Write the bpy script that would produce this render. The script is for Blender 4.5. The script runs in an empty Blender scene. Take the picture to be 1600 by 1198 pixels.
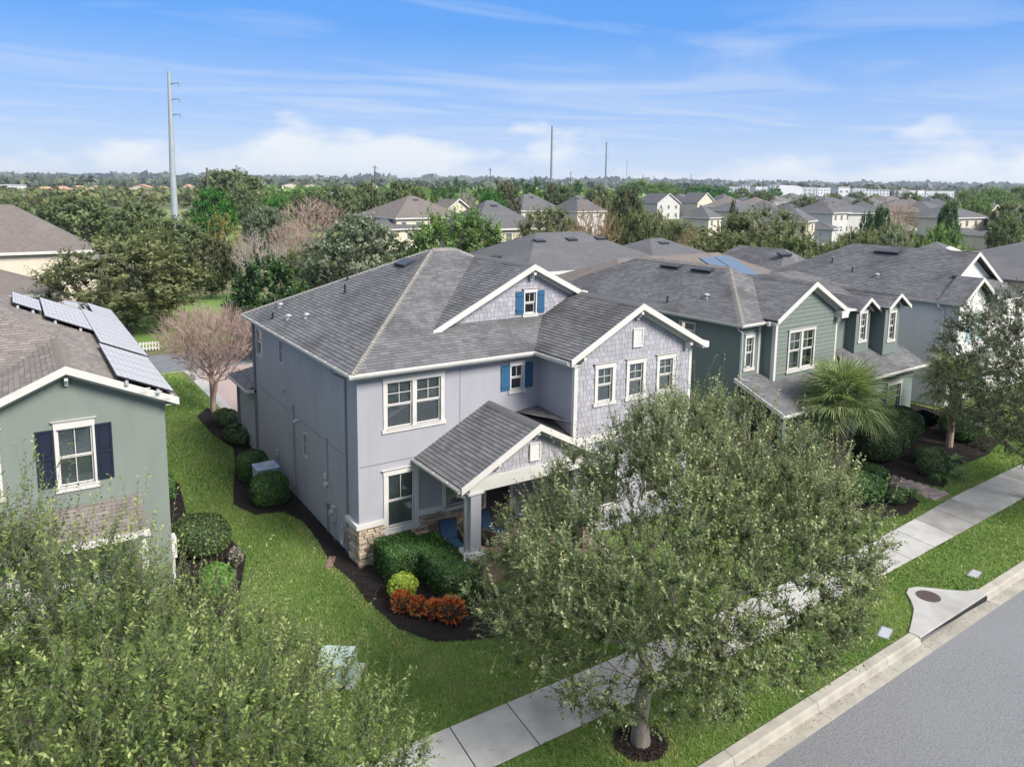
import bpy, math, random
import numpy as np
from mathutils import Vector, Matrix

# ------------------------------------------------------------------ camera, sky, sun
S = bpy.context.scene
COL = S.collection
CAM = Vector((-8.63, -21.44, 12.0))
yaw, pitch, roll = 0.570762, 0.142535, 0.0106327
fw = Vector((math.sin(yaw)*math.cos(pitch), math.cos(yaw)*math.cos(pitch), -math.sin(pitch)))
r0 = Vector((math.cos(yaw), -math.sin(yaw), 0)); u0 = r0.cross(fw)
rr = r0*math.cos(roll)+u0*math.sin(roll); uu = u0*math.cos(roll)-r0*math.sin(roll)
cd = bpy.data.cameras.new('camera'); cam = bpy.data.objects.new('camera', cd); COL.objects.link(cam)
cam.matrix_world = Matrix(((rr.x, uu.x, -fw.x, CAM.x), (rr.y, uu.y, -fw.y, CAM.y), (rr.z, uu.z, -fw.z, CAM.z), (0, 0, 0, 1)))
cd.sensor_width = 36; cd.lens = 1196.3/1600*36; cd.shift_x = 0.01084; cd.shift_y = -0.0868
cd.clip_start = 0.5; cd.clip_end = 12000
S.camera = cam
S.view_settings.view_transform = 'Standard'; S.view_settings.look = 'None'
S.view_settings.exposure = 1.6; S.view_settings.gamma = 1
S.view_settings.use_curve_mapping = False
try:
    S.cycles.volume_bounces = 0; S.cycles.max_bounces = 6; S.cycles.transparent_max_bounces = 12
    S.cycles.diffuse_bounces = 3; S.cycles.glossy_bounces = 2; S.cycles.caustics_reflective = False; S.cycles.caustics_refractive = False
    S.cycles.sample_clamp_indirect = 4
except Exception: pass
SUN = Vector((0.26, -0.70, 0.64)).normalized()
sl = bpy.data.lights.new('sun', 'SUN'); sl.energy = 2.1; sl.angle = math.radians(22.0); sl.color = (1.0, 0.945, 0.87)
so = bpy.data.objects.new('sun', sl); COL.objects.link(so); so.rotation_euler = SUN.to_track_quat('Z', 'Y').to_euler()
so.location = (0, 0, 60)
W = bpy.data.worlds.new('World'); S.world = W; W.use_nodes = True
nt = W.node_tree; nt.nodes.clear()
def N(t, k, **kw):
    n = t.nodes.new(k)
    for a, b in kw.items(): setattr(n, a, b)
    return n
def ramp(t, stops, src=None):
    n = N(t, 'ShaderNodeValToRGB'); cr = n.color_ramp
    while len(cr.elements) < len(stops): cr.elements.new(0.5)
    for e, (p, c) in zip(cr.elements, stops):
        e.position = p; e.color = (c, c, c, 1) if not hasattr(c, '__len__') else (*c[:3], 1)
    if src is not None: t.links.new(src, n.inputs[0])
    return n
def mixc(t, fac, a, b, bt='MIX'):
    n = N(t, 'ShaderNodeMix', data_type='RGBA', blend_type=bt)
    for i, v in ((0, fac), (6, a), (7, b)):
        if hasattr(v, 'links') or hasattr(v, 'is_linked'): t.links.new(v, n.inputs[i])
        elif i == 0: n.inputs[i].default_value = v
        else: n.inputs[i].default_value = (*v[:3], 1)
    return n.outputs[2]
def math_(t, op, a, b=None):
    n = N(t, 'ShaderNodeMath', operation=op)
    for i, v in ((0, a), (1, b)):
        if v is None: continue
        if hasattr(v, 'links') or hasattr(v, 'is_linked'): t.links.new(v, n.inputs[i])
        else: n.inputs[i].default_value = v
    return n.outputs[0]
sky = N(nt, 'ShaderNodeTexSky', sky_type='NISHITA'); sky.sun_disc = False
sky.sun_elevation = math.asin(SUN.z); sky.sun_rotation = math.atan2(SUN.x, SUN.y)
sky.air_density = 1.0; sky.dust_density = 0.1; sky.ozone_density = 1.6; sky.altitude = 0
tc = N(nt, 'ShaderNodeTexCoord'); sep = N(nt, 'ShaderNodeSeparateXYZ'); nt.links.new(tc.outputs['Generated'], sep.inputs[0])
zz = sep.outputs[2]
# cirrus: project the direction onto a high flat layer, stretched along one heading
zc = math_(nt, 'MAXIMUM', zz, 0.03)
px = math_(nt, 'DIVIDE', sep.outputs[0], zc); py = math_(nt, 'DIVIDE', sep.outputs[1], zc)
cb = N(nt, 'ShaderNodeCombineXYZ'); nt.links.new(px, cb.inputs[0]); nt.links.new(py, cb.inputs[1])
mp = N(nt, 'ShaderNodeMapping'); nt.links.new(cb.outputs[0], mp.inputs[0])
mp.inputs['Rotation'].default_value = (0, 0, math.radians(18)); mp.inputs['Scale'].default_value = (0.24, 0.46, 1); mp.inputs['Location'].default_value = (3.1, 1.4, 0)
n1 = N(nt, 'ShaderNodeTexNoise'); n1.inputs['Scale'].default_value = 1.0; n1.inputs['Detail'].default_value = 9; n1.inputs['Roughness'].default_value = 0.52; n1.inputs['Distortion'].default_value = 1.3
nt.links.new(mp.outputs[0], n1.inputs['Vector'])
cir = ramp(nt, [(0.46, 0.0), (0.74, 0.85)], n1.outputs[0]).outputs[0]
# cumulus bank low over the horizon
mp2 = N(nt, 'ShaderNodeMapping'); nt.links.new(tc.outputs['Generated'], mp2.inputs[0]); mp2.inputs['Scale'].default_value = (3.6, 3.6, 8.5); mp2.inputs['Location'].default_value = (0.35, 0.2, 0.1)
n2 = N(nt, 'ShaderNodeTexNoise'); n2.inputs['Scale'].default_value = 1.0; n2.inputs['Detail'].default_value = 8; n2.inputs['Roughness'].default_value = 0.55
nt.links.new(mp2.outputs[0], n2.inputs['Vector'])
# threshold rises with height: clouds thin out above about 6 degrees
thr = math_(nt, 'MULTIPLY', zz, 3.7)
cumv = math_(nt, 'SUBTRACT', math_(nt, 'ADD', n2.outputs[0], 0.062), thr)
cum = ramp(nt, [(0.385, 0.0), (0.47, 1.0)], cumv).outputs[0]
skyc = N(nt, 'ShaderNodeHueSaturation'); skyc.inputs['Saturation'].default_value = 1.12; skyc.inputs['Value'].default_value = 1.0
nt.links.new(sky.outputs[0], skyc.inputs['Color'])
veil = mixc(nt, 0.88, skyc.outputs[0], (0.44, 1.62, 4.25))                # thin even veil of high haze over the whole sky
low = ramp(nt, [(0.0, 0.85), (0.07, 0.42), (0.19, 0.0)], zz).outputs[0]
hor = mixc(nt, low, veil, (3.5, 4.0, 4.6))
c1 = mixc(nt, math_(nt, 'MULTIPLY', cir, 0.72), hor, (3.3, 3.75, 4.5))
sh = N(nt, 'ShaderNodeTexNoise'); sh.inputs['Scale'].default_value = 2.3; sh.inputs['Detail'].default_value = 5
nt.links.new(mp2.outputs[0], sh.inputs['Vector'])
cumcol = mixc(nt, sh.outputs[0], (3.7, 4.05, 4.5), (4.75, 4.8, 4.85))
n3 = N(nt, 'ShaderNodeTexNoise'); n3.inputs['Scale'].default_value = 0.8; n3.inputs['Detail'].default_value = 7
nt.links.new(cb.outputs[0], n3.inputs['Vector'])                          # broken high cloud above the view, added to lift the fill light
hi = math_(nt, 'MULTIPLY', ramp(nt, [(0.26, 0.0), (0.55, 0.95)], zz).outputs[0], ramp(nt, [(0.25, 0.55), (0.6, 1.0)], n3.outputs[0]).outputs[0])
c1 = mixc(nt, hi, c1, (4.6, 4.75, 5.05))
c2 = mixc(nt, math_(nt, 'MULTIPLY', cum, 0.88), c1, cumcol)
bg = N(nt, 'ShaderNodeBackground'); bg.inputs['Strength'].default_value = 0.070
nt.links.new(c2, bg.inputs[0]); wo = N(nt, 'ShaderNodeOutputWorld'); nt.links.new(bg.outputs[0], wo.inputs[0])

# ------------------------------------------------------------------ materials
MATS = {}
def pmat(name, c1, c2=None, scale=3.0, rough=0.85, bump=0.0, bscale=40.0, detail=5, spec=0.35, tint=None, metal=0.0, stretch=None, rnd=0.0, blot=None, coords='Object', bdist=0.01):
    """procedural principled material: noise between c1 and c2, optional per-face 'tint' ramp, blotches and bump"""
    if name in MATS: return MATS[name]
    m = bpy.data.materials.new(name); m.use_nodes = True; t = m.node_tree; t.nodes.clear()
    out = N(t, 'ShaderNodeOutputMaterial'); b = N(t, 'ShaderNodeBsdfPrincipled'); t.links.new(b.outputs[0], out.inputs[0])
    tcn = N(t, 'ShaderNodeTexCoord'); vec = tcn.outputs[coords]
    if stretch:
        mpn = N(t, 'ShaderNodeMapping'); t.links.new(vec, mpn.inputs[0]); mpn.inputs['Scale'].default_value = stretch; vec2 = mpn.outputs[0]
    else: vec2 = vec
    nz = N(t, 'ShaderNodeTexNoise'); nz.inputs['Scale'].default_value = scale; nz.inputs['Detail'].default_value = detail; nz.inputs['Roughness'].default_value = 0.6
    t.links.new(vec2, nz.inputs['Vector'])
    c = mixc(t, ramp(t, [(0.3, 0.0), (0.7, 1.0)], nz.outputs[0]).outputs[0], c1, c2 or c1)
    if tint:
        at = N(t, 'ShaderNodeAttribute', attribute_name='tint')
        c = mixc(t, 1.0, c, ramp(t, tint, at.outputs['Fac']).outputs[0], 'MULTIPLY')
    if rnd:
        oi = N(t, 'ShaderNodeObjectInfo')
        c = mixc(t, 1.0, c, ramp(t, [(0.0, 1-rnd), (1.0, 1+rnd)], oi.outputs['Random']).outputs[0], 'MULTIPLY')
    if blot:   # (scale, lo, hi, colour, strength): irregular stains
        bn = N(t, 'ShaderNodeTexNoise'); bn.inputs['Scale'].default_value = blot[0]; bn.inputs['Detail'].default_value = 6; t.links.new(vec2, bn.inputs['Vector'])
        fac = ramp(t, [(blot[1], 0.0), (blot[2], blot[4])], bn.outputs[0]).outputs[0]
        c = mixc(t, fac, c, blot[3])
    t.links.new(c, b.inputs['Base Color']); b.inputs['Roughness'].default_value = rough; b.inputs['Metallic'].default_value = metal
    b.inputs['Specular IOR Level'].default_value = spec
    if bump:
        bz = N(t, 'ShaderNodeTexNoise'); bz.inputs['Scale'].default_value = bscale; bz.inputs['Detail'].default_value = 6; t.links.new(vec, bz.inputs['Vector'])
        bp = N(t, 'ShaderNodeBump'); bp.inputs['Strength'].default_value = bump; bp.inputs['Distance'].default_value = bdist
        t.links.new(bz.outputs[0], bp.inputs['Height']); t.links.new(bp.outputs[0], b.inputs['Normal'])
    MATS[name] = m; return m
def leafmat(name, stops, trans=0.36, rough=0.55, spec=0.3, gain=1.0):
    stops = [(p, tuple(x*gain for x in c)) for p, c in stops]
    if name in MATS: return MATS[name]
    m = bpy.data.materials.new(name); m.use_nodes = True; t = m.node_tree; t.nodes.clear()
    out = N(t, 'ShaderNodeOutputMaterial'); b = N(t, 'ShaderNodeBsdfPrincipled'); tr = N(t, 'ShaderNodeBsdfTranslucent'); mx = N(t, 'ShaderNodeMixShader')
    at = N(t, 'ShaderNodeAttribute', attribute_name='tint')
    oi = N(t, 'ShaderNodeObjectInfo')
    c = ramp(t, stops, at.outputs['Fac']).outputs[0]
    c = mixc(t, 1.0, c, ramp(t, [(0, (1.15, 1.18, 1.1)), (1, (1.42, 1.38, 1.4))], oi.outputs['Random']).outputs[0], 'MULTIPLY')
    t.links.new(c, b.inputs['Base Color']); b.inputs['Roughness'].default_value = rough; b.inputs['Specular IOR Level'].default_value = spec
    tcol = mixc(t, 1.0, c, (1.15, 1.25, 0.6), 'MULTIPLY'); t.links.new(tcol, tr.inputs['Color'])
    mx.inputs[0].default_value = trans; t.links.new(b.outputs[0], mx.inputs[1]); t.links.new(tr.outputs[0], mx.inputs[2]); t.links.new(mx.outputs[0], out.inputs[0])
    MATS[name] = m; return m
def glassmat():
    if 'glass' in MATS: return MATS['glass']
    m = bpy.data.materials.new('glass'); m.use_nodes = True; t = m.node_tree; t.nodes.clear()
    out = N(t, 'ShaderNodeOutputMaterial'); g = N(t, 'ShaderNodeBsdfGlossy'); tr = N(t, 'ShaderNodeBsdfTransparent'); mx = N(t, 'ShaderNodeMixShader')
    g.inputs['Roughness'].default_value = 0.03; g.inputs['Color'].default_value = (0.9, 0.95, 1, 1); tr.inputs['Color'].default_value = (0.86, 0.93, 0.92, 1)
    lw = N(t, 'ShaderNodeFresnel'); lw.inputs[0].default_value = 1.55
    f = math_(t, 'ADD', math_(t, 'MULTIPLY', lw.outputs[0], 2.2), 0.07)
    t.links.new(f, mx.inputs[0]); t.links.new(tr.outputs[0], mx.inputs[1]); t.links.new(g.outputs[0], mx.inputs[2]); t.links.new(mx.outputs[0], out.inputs[0])
    MATS['glass'] = m; return m
def stucco(name, c, c2): return pmat(name, c, c2, scale=1.3, rough=0.92, bump=0.45, bscale=38, spec=0.2, stretch=(1.5, 1.5, .4), blot=(0.6, 0.5, 0.78, tuple(x*0.80 for x in c), 0.55))
TINT = [(0.0, 0.62), (0.5, 1.0), (1.0, 1.38)]
M_white = pmat('white_paint', (0.60, 0.585, 0.555), (0.53, 0.515, 0.485), 1.6, rough=0.6, bump=0.08, bscale=20, blot=(1.7, 0.58, 0.78, (0.46, 0.44, 0.39), 0.4))
M_lav = stucco('lavender_stucco', (0.355, 0.355, 0.388), (0.315, 0.316, 0.348))
M_sage = stucco('sage_stucco', (0.205, 0.235, 0.208), (0.182, 0.212, 0.19))
M_grn = stucco('green_stucco', (0.170, 0.205, 0.188), (0.150, 0.186, 0.170))
M_gry = stucco('grey_stucco', (0.66, 0.64, 0.62), (0.60, 0.585, 0.565))
M_crm = stucco('cream_stucco', (0.62, 0.56, 0.45), (0.56, 0.505, 0.41))
M_shk = pmat('lavender_shake', (0.365, 0.355, 0.385), (0.315, 0.308, 0.338), 7, rough=0.85, bump=0.3, bscale=30, tint=[(0, 0.86), (1, 1.12)], stretch=(3, 3, 0.5))
M_lap = pmat('green_lap', (0.165, 0.195, 0.172), (0.142, 0.17, 0.152), 3, rough=0.8, bump=0.12, bscale=30, rnd=0.06)
M_wlap = pmat('white_lap', (0.68, 0.67, 0.63), (0.6, 0.6, 0.57), 3, rough=0.7, rnd=0.05)
RT = [(0.0, 0.83), (0.5, 1.0), (1.0, 1.20)]
M_shing = pmat('grey_shingle', (0.170, 0.169, 0.173), (0.122, 0.122, 0.127), 5, rough=0.95, bump=0.5, bscale=130, spec=0.15, tint=RT, blot=(0.45, 0.47, 0.70, (0.062, 0.060, 0.062), 0.65))
M_shtan = pmat('tan_shingle', (0.235, 0.205, 0.185), (0.175, 0.155, 0.142), 5, rough=0.95, bump=0.5, bscale=130, spec=0.15, tint=RT, blot=(0.6, 0.52, 0.75, (0.10, 0.092, 0.086), 0.5))
M_cap = pmat('ridge_shingle', (0.27, 0.25, 0.225), (0.21, 0.196, 0.18), 5, rough=0.95, bump=0.5, bscale=130, spec=0.15, rnd=0.12)
M_deck = pmat('roof_deck', (0.075, 0.072, 0.075), (0.06, 0.058, 0.06), 4, rough=0.95)
M_shut = pmat('blue_shutter', (0.030, 0.115, 0.215), (0.022, 0.092, 0.18), 6, rough=0.6, bump=0.2, stretch=(8, 8, 1))
M_navy = pmat('navy_shutter', (0.016, 0.022, 0.042), (0.012, 0.018, 0.034), 6, rough=0.45)
M_lblue = pmat('pale_blue_shutter', (0.30, 0.46, 0.52), None, 6, rough=0.6)
M_stone = pmat('ledge_stone', (0.50, 0.40, 0.29), (0.33, 0.265, 0.20), 9, rough=0.9, bump=0.7, bscale=35, rnd=0.42, blot=(3.0, 0.5, 0.7, (0.20, 0.19, 0.18), 0.6))
M_blind = pmat('blind_slat', (0.86, 0.88, 0.87), None, 3, rough=0.6)
M_black = pmat('black_rubber', (0.012, 0.012, 0.014), (0.02, 0.02, 0.022), 9, rough=0.6)
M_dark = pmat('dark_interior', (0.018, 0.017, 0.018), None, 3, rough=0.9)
M_metal = pmat('grey_metal', (0.34, 0.35, 0.36), (0.28, 0.29, 0.30), 5, rough=0.4, metal=0.6)
M_galv = pmat('galvanised', (0.50, 0.51, 0.52), (0.42, 0.43, 0.45), 5, rough=0.45, metal=0.3)
M_vent = pmat('vent_metal', (0.035, 0.038, 0.045), (0.05, 0.052, 0.06), 6, rough=0.4, metal=0.2)
M_pv = pmat('pv_glare', (0.50, 0.49, 0.49), (0.44, 0.43, 0.43), 8, rough=0.42, spec=0.35, metal=0.0)  # pale base colour paints in the sky glare on the panel glass
M_pvf = pmat('pv_frame', (0.06, 0.06, 0.065), None, 8, rough=0.35, metal=0.6)
M_conc = pmat('concrete', (0.43, 0.42, 0.395), (0.35, 0.342, 0.325), 2.2, rough=0.9, bump=0.25, bscale=70, rnd=0.07, blot=(0.45, 0.5, 0.7, (0.24, 0.235, 0.225), 0.75), coords='Object')
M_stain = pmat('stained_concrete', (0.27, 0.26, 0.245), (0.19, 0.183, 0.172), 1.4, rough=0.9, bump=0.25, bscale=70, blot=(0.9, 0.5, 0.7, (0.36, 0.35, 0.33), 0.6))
M_kerb = pmat('kerb_concrete', (0.38, 0.355, 0.30), (0.30, 0.28, 0.24), 3, rough=0.9, bump=0.3, bscale=60, rnd=0.08, blot=(1.2, 0.52, 0.72, (0.20, 0.185, 0.155), 0.65))
M_asph = pmat('asphalt', (0.26, 0.264, 0.272), (0.115, 0.119, 0.127), 24, rough=0.95, bump=0.6, bscale=240, spec=0.2, detail=8, blot=(0.28, 0.48, 0.75, (0.21, 0.215, 0.225), 0.5), coords='Object')
M_mulch = pmat('mulch', (0.022, 0.016, 0.014), (0.010, 0.008, 0.008), 14, rough=1.0, bump=1.0, bscale=22, bdist=0.05)
M_chip = pmat('mulch_chip', (0.030, 0.020, 0.016), (0.014, 0.010, 0.009), 9, rough=1.0, tint=[(0, 0.5), (1, 1.7)])
M_bark = pmat('oak_bark', (0.27, 0.235, 0.19), (0.15, 0.128, 0.10), 12, rough=0.95, bump=0.9, bscale=28, bdist=0.02, stretch=(1, 1, 0.35))
M_barkp = pmat('pale_bark', (0.40, 0.31, 0.24), (0.28, 0.21, 0.16), 9, rough=0.9, bump=0.4)
M_twig = pmat('pink_twig', (0.40, 0.29, 0.25), (0.31, 0.215, 0.185), 4, rough=0.9)
M_wtwig = pmat('white_twig', (0.44, 0.37, 0.33), (0.34, 0.28, 0.25), 4, rough=0.9)
M_paver = pmat('paver', (0.33, 0.255, 0.235), (0.24, 0.19, 0.18), 6, rough=0.9, bump=0.2, rnd=0.25)
M_wick = pmat('wicker', (0.085, 0.068, 0.052), (0.05, 0.04, 0.03), 60, rough=0.7, bump=0.6, bscale=90)
M_cush = pmat('blue_cushion', (0.008, 0.034, 0.075), (0.006, 0.028, 0.06), 12, rough=0.9, bump=0.2)
M_beige = pmat('beige_fabric', (0.36, 0.34, 0.31), None, 12, rough=0.9)
M_porch = pmat('porch_floor', (0.25, 0.155, 0.13), (0.19, 0.12, 0.10), 5, rough=0.8)
M_brick = pmat('far_brick', (0.30, 0.19, 0.14), (0.24, 0.15, 0.115), 3, rough=0.9)

# ------------------------------------------------------------------ helpers
def V(*a): return Vector(a)
def tag(o, label, cat=None, group=None, kind=None):
    if label: o['label'] = label
    if cat: o['category'] = cat
    if group: o['group'] = group
    if kind: o['kind'] = kind
    return o
def empty(name, loc=(0, 0, 0), rz=0.0, **k):
    o = bpy.data.objects.new(name, None); COL.objects.link(o); o.location = loc; o.rotation_euler = (0, 0, rz); o.empty_display_size = 0.3
    if k: tag(o, **k)
    return o
def link(name, me, parent=None, loc=None, mw=None):
    o = bpy.data.objects.new(name, me); COL.objects.link(o)
    if parent is not None: o.parent = parent
    if loc is not None: o.location = loc
    if mw is not None: o.matrix_basis = mw
    return o
class MB:
    def __init__(s): s.v = []; s.f = []; s.m = []; s.t = []
    def face(s, pts, m=0, t=0.5):
        n = len(s.v); s.v += [tuple(p) for p in pts]; s.f.append(tuple(range(n, n+len(pts)))); s.m.append(m); s.t.append(t)
    def add(s, vs, fs, m=0, t=0.5):
        n = len(s.v); s.v += [tuple(p) for p in vs]
        for f in fs: s.f.append(tuple(i+n for i in f)); s.m.append(m); s.t.append(t)
    def box(s, x0, y0, z0, x1, y1, z1, m=0, t=0.5):
        s.add([(x0, y0, z0), (x1, y0, z0), (x1, y1, z0), (x0, y1, z0), (x0, y0, z1), (x1, y0, z1), (x1, y1, z1), (x0, y1, z1)],
              [(3, 2, 1, 0), (4, 5, 6, 7), (0, 1, 5, 4), (1, 2, 6, 5), (2, 3, 7, 6), (3, 0, 4, 7)], m, t)
    def prism(s, poly, vec, m=0, t=0.5):
        n = len(poly); vec = Vector(vec); a = [Vector(p) for p in poly]; b = [p+vec for p in a]
        s.add(a+b, [tuple(range(n-1, -1, -1)), tuple(range(n, 2*n))]+[(i, (i+1) % n, n+(i+1) % n, n+i) for i in range(n)], m, t)
    def beam(s, a, b, w, h, up=(0, 0, 1), m=0, t=0.5, off=(0, 0)):
        """box running from a to b, w across, h high (section centred + off)"""
        a = Vector(a); b = Vector(b); d = (b-a).normalized(); sd = d.cross(Vector(up)).normalized(); u = sd.cross(d)
        c = []
        for p in (a, b):
            for i, j in ((-1, -1), (1, -1), (1, 1), (-1, 1)): c.append(p+sd*(i*w/2+off[0])+u*(j*h/2+off[1]))
        s.add(c, [(0, 1, 2, 3), (7, 6, 5, 4), (0, 4, 5, 1), (1, 5, 6, 2), (2, 6, 7, 3), (3, 7, 4, 0)], m, t)
    def tube(s, pts, rad, n=8, m=0, t=0.5, cap=True):
        pts = [Vector(p) for p in pts]; rs = rad if hasattr(rad, '__len__') else [rad]*len(pts); vs = []
        for i, p in enumerate(pts):
            d = (pts[min(i+1, len(pts)-1)]-pts[max(i-1, 0)]).normalized()
            a = d.cross(V(0, 0, 1) if abs(d.z) < 0.9 else V(1, 0, 0)).normalized(); b = d.cross(a)
            for k in range(n): an = 2*math.pi*k/n; vs.append(p+(a*math.cos(an)+b*math.sin(an))*rs[i])
        fs = [(i*n+k, i*n+(k+1) % n, (i+1)*n+(k+1) % n, (i+1)*n+k) for i in range(len(pts)-1) for k in range(n)]
        if cap: fs += [tuple(range(n-1, -1, -1)), tuple((len(pts)-1)*n+k for k in range(n))]
        s.add(vs, fs, m, t)
    def mesh(s, name, mats, smooth=False):
        me = bpy.data.meshes.new(name); me.from_pydata(s.v, [], s.f)
        for x in (mats if isinstance(mats, (list, tuple)) else [mats]): me.materials.append(x)
        me.polygons.foreach_set('material_index', s.m)
        a = me.attributes.new('tint', 'FLOAT', 'FACE'); a.data.foreach_set('value', s.t)
        if smooth: me.polygons.foreach_set('use_smooth', [True]*len(s.f))
        me.update(); return me
    def build(s, name, mats, parent=None, loc=None, smooth=False, bevel=0, mw=None):
        if not s.f: return None
        o = link(name, s.mesh(name, mats, smooth), parent, loc, mw)
        if bevel:
            b = o.modifiers.new('bevel', 'BEVEL'); b.width = bevel; b.segments = 2; b.limit_method = 'ANGLE'; b.angle_limit = math.radians(40)
        return o
def npmesh(name, verts, faces, mats, midx=None, tint=None):
    """faces: list of int arrays (n,k); one mesh"""
    me = bpy.data.meshes.new(name); me.vertices.add(len(verts)); me.vertices.foreach_set('co', np.asarray(verts, np.float32).ravel())
    nf = sum(len(f) for f in faces); idx = np.concatenate([f.ravel() for f in faces]).astype(np.int32)
    tot = np.concatenate([np.full(len(f), f.shape[1]) for f in faces]).astype(np.int32)
    st = np.concatenate([[0], np.cumsum(tot)[:-1]]).astype(np.int32)
    me.loops.add(len(idx)); me.loops.foreach_set('vertex_index', idx)
    me.polygons.add(nf); me.polygons.foreach_set('loop_start', st)
    try: me.polygons.foreach_set('loop_total', tot)
    except Exception: pass
    for x in (mats if isinstance(mats, (list, tuple)) else [mats]): me.materials.append(x)
    if midx is not None: me.polygons.foreach_set('material_index', np.concatenate([np.full(len(f), m) for f, m in zip(faces, midx)]).astype(np.int32))
    if tint is not None:
        a = me.attributes.new('tint', 'FLOAT', 'FACE'); a.data.foreach_set('value', np.asarray(tint, np.float32))
    me.update(calc_edges=True); me.validate(); return me
def clip_poly(poly, x0, y0, x1, y1):
    def half(P, f):
        out = []
        for i in range(len(P)):
            a, b = P[i-1], P[i]; fa, fb = f(a), f(b)
            if fb >= 0:
                if fa < 0: s = fa/(fa-fb); out.append((a[0]+(b[0]-a[0])*s, a[1]+(b[1]-a[1])*s))
                out.append(b)
            elif fa >= 0: s = fa/(fa-fb); out.append((a[0]+(b[0]-a[0])*s, a[1]+(b[1]-a[1])*s))
        return out
    for f in (lambda p: p[0]-x0, lambda p: x1-p[0], lambda p: p[1]-y0, lambda p: y1-p[1]):
        poly = half(poly, f)
        if len(poly) < 3: return None
    return poly
def inside2(poly, x, y):
    c = False
    for i in range(len(poly)):
        (xa, ya), (xb, yb) = poly[i-1], poly[i]
        if (ya > y) != (yb > y) and x < (xb-xa)*(y-ya)/(yb-ya)+xa: c = not c
    return c
def tiles(root, parent, poly, name, mat, ch=0.145, w=0.31, th=0.020, gap=0.006, jit=0.12, seed=1, near=300, store=None, brick=True, holes=None, lift=0.003, e1v=None):
    """cover the planar polygon (first edge = bottom edge) with single tabs.  Collects full tabs in store for the individual pieces."""
    rg = random.Random(seed); P = [Vector(p) for p in poly]; o = P[0]; e1 = Vector(e1v).normalized() if e1v else (P[1]-P[0]).normalized()
    nrm = Vector((0, 0, 0))
    for i in range(len(P)): nrm += (P[i-1]-o).cross(P[i]-o)
    nrm.normalize()
    if nrm.z < -0.01: nrm = -nrm
    e2 = nrm.cross(e1)
    if e2.z < 0: e2 = -e2
    q = [((p-o).dot(e1), (p-o).dot(e2)) for p in P]
    xa, xb = min(p[0] for p in q), max(p[0] for p in q); ya, yb = min(p[1] for p in q), max(p[1] for p in q)
    out = []; k = 0; y = ya
    while y < yb:
        x = xa-rg.random()*w; hj = ch
        while x < xb:
            ww = w*(1+rg.uniform(-jit, jit)); x0, x1 = x+gap/2, x+ww-gap/2; y1 = y+hj
            drop = rg.uniform(-0.18, 0.0)*ch*(jit > 0.2)
            yy0 = max(y+drop, ya)
            if not (holes and any(h[0] < (x0+x1)/2 < h[2] and h[1] < (y+y1)/2 < h[3] for h in holes)):
                c = clip_poly(q, x0, yy0, x1, y1)
                if c:
                    full = all(inside2(q, *pt) for pt in ((x0+.001, yy0+.001), (x1-.001, yy0+.001), (x1-.001, y1-.001), (x0+.001, y1-.001)))
                    out.append((full, x0, yy0, x1, y1, c, rg.random(), o, e1, e2, nrm, th, lift))
            x += ww
        y += hj
    store.extend([(root, parent, name, mat)+(t,) for t in out])
def flush_tiles(store, near=300):
    """300 nearest full tabs become objects (shared unit meshes), the rest one joined 'stuff' part per parent"""
    if not store: return
    root, parent, name, mat, _ = store[0]
    bpy.context.view_layer.update(); cl = root.matrix_world.inverted() @ CAM
    def dist(s):
        t = s[4]; c = t[7]+t[8]*((t[1]+t[3])/2)+t[9]*((t[2]+t[4])/2); return (c-cl).length
    full = sorted([s for s in store if s[4][0]], key=dist)[:near]; ids = set(id(s) for s in full)
    rest = MB()
    for s in store:
        if id(s) in ids: continue
        _, x0, y0, x1, y1, c, tn, o, e1, e2, n, th, lf = s[4]; L = y1-y0
        P = [o+e1*a+e2*b+n*(lf+th*(1-0.85*(b-y0)/L)) for a, b in c]
        B = [o+e1*a+e2*b+n*lf for a, b in c]
        k = len(c); rest.add(P, [tuple(range(k))], 0, tn)
        for i in range(k):
            a, b = c[i], c[(i+1) % k]
            if abs(a[1]-b[1]) < 1e-5 and abs(a[1]-y0) < 1e-4: rest.add([B[i], B[(i+1) % k], P[(i+1) % k], P[i]], [(0, 1, 2, 3)], 0, tn)
            elif abs(a[0]-b[0]) < 1e-5: rest.add([B[i], B[(i+1) % k], P[(i+1) % k], P[i]], [(0, 1, 2, 3)], 0, tn)
    if rest.f:
        o_ = rest.build(name+'_field', mat, parent); o_['kind'] = 'stuff'
    th = full[0][4][11] if full else 0.01
    um = []
    for i in range(7):
        b = MB(); t = (i+0.5)/7
        b.add([(0, 0, 0), (1, 0, 0), (1, 1, 0), (0, 1, 0), (0, 0, 1), (1, 0, 1), (1, 1, .15), (0, 1, .15)], [(4, 5, 6, 7), (0, 1, 5, 4), (1, 2, 6, 5), (3, 0, 4, 7)], 0, t)
        um.append(b.mesh(name, mat))
    for s in full:
        _, x0, y0, x1, y1, c, tn, o, e1, e2, n, th, lf = s[4]
        p = o+e1*x0+e2*y0+n*lf; a = e1*(x1-x0); b = e2*(y1-y0); cc = n*th
        mw = Matrix(((a.x, b.x, cc.x, p.x), (a.y, b.y, cc.y, p.y), (a.z, b.z, cc.z, p.z), (0, 0, 0, 1)))
        link(name, um[min(6, int(tn*7))], parent, mw=mw)
def slab(mb, poly, th=0.10, m=0):
    P = [Vector(p) for p in poly]; n = (P[1]-P[0]).cross(P[2]-P[0]).normalized()
    if n.z < 0: n = -n
    mb.prism(P, -n*th, m)
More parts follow.
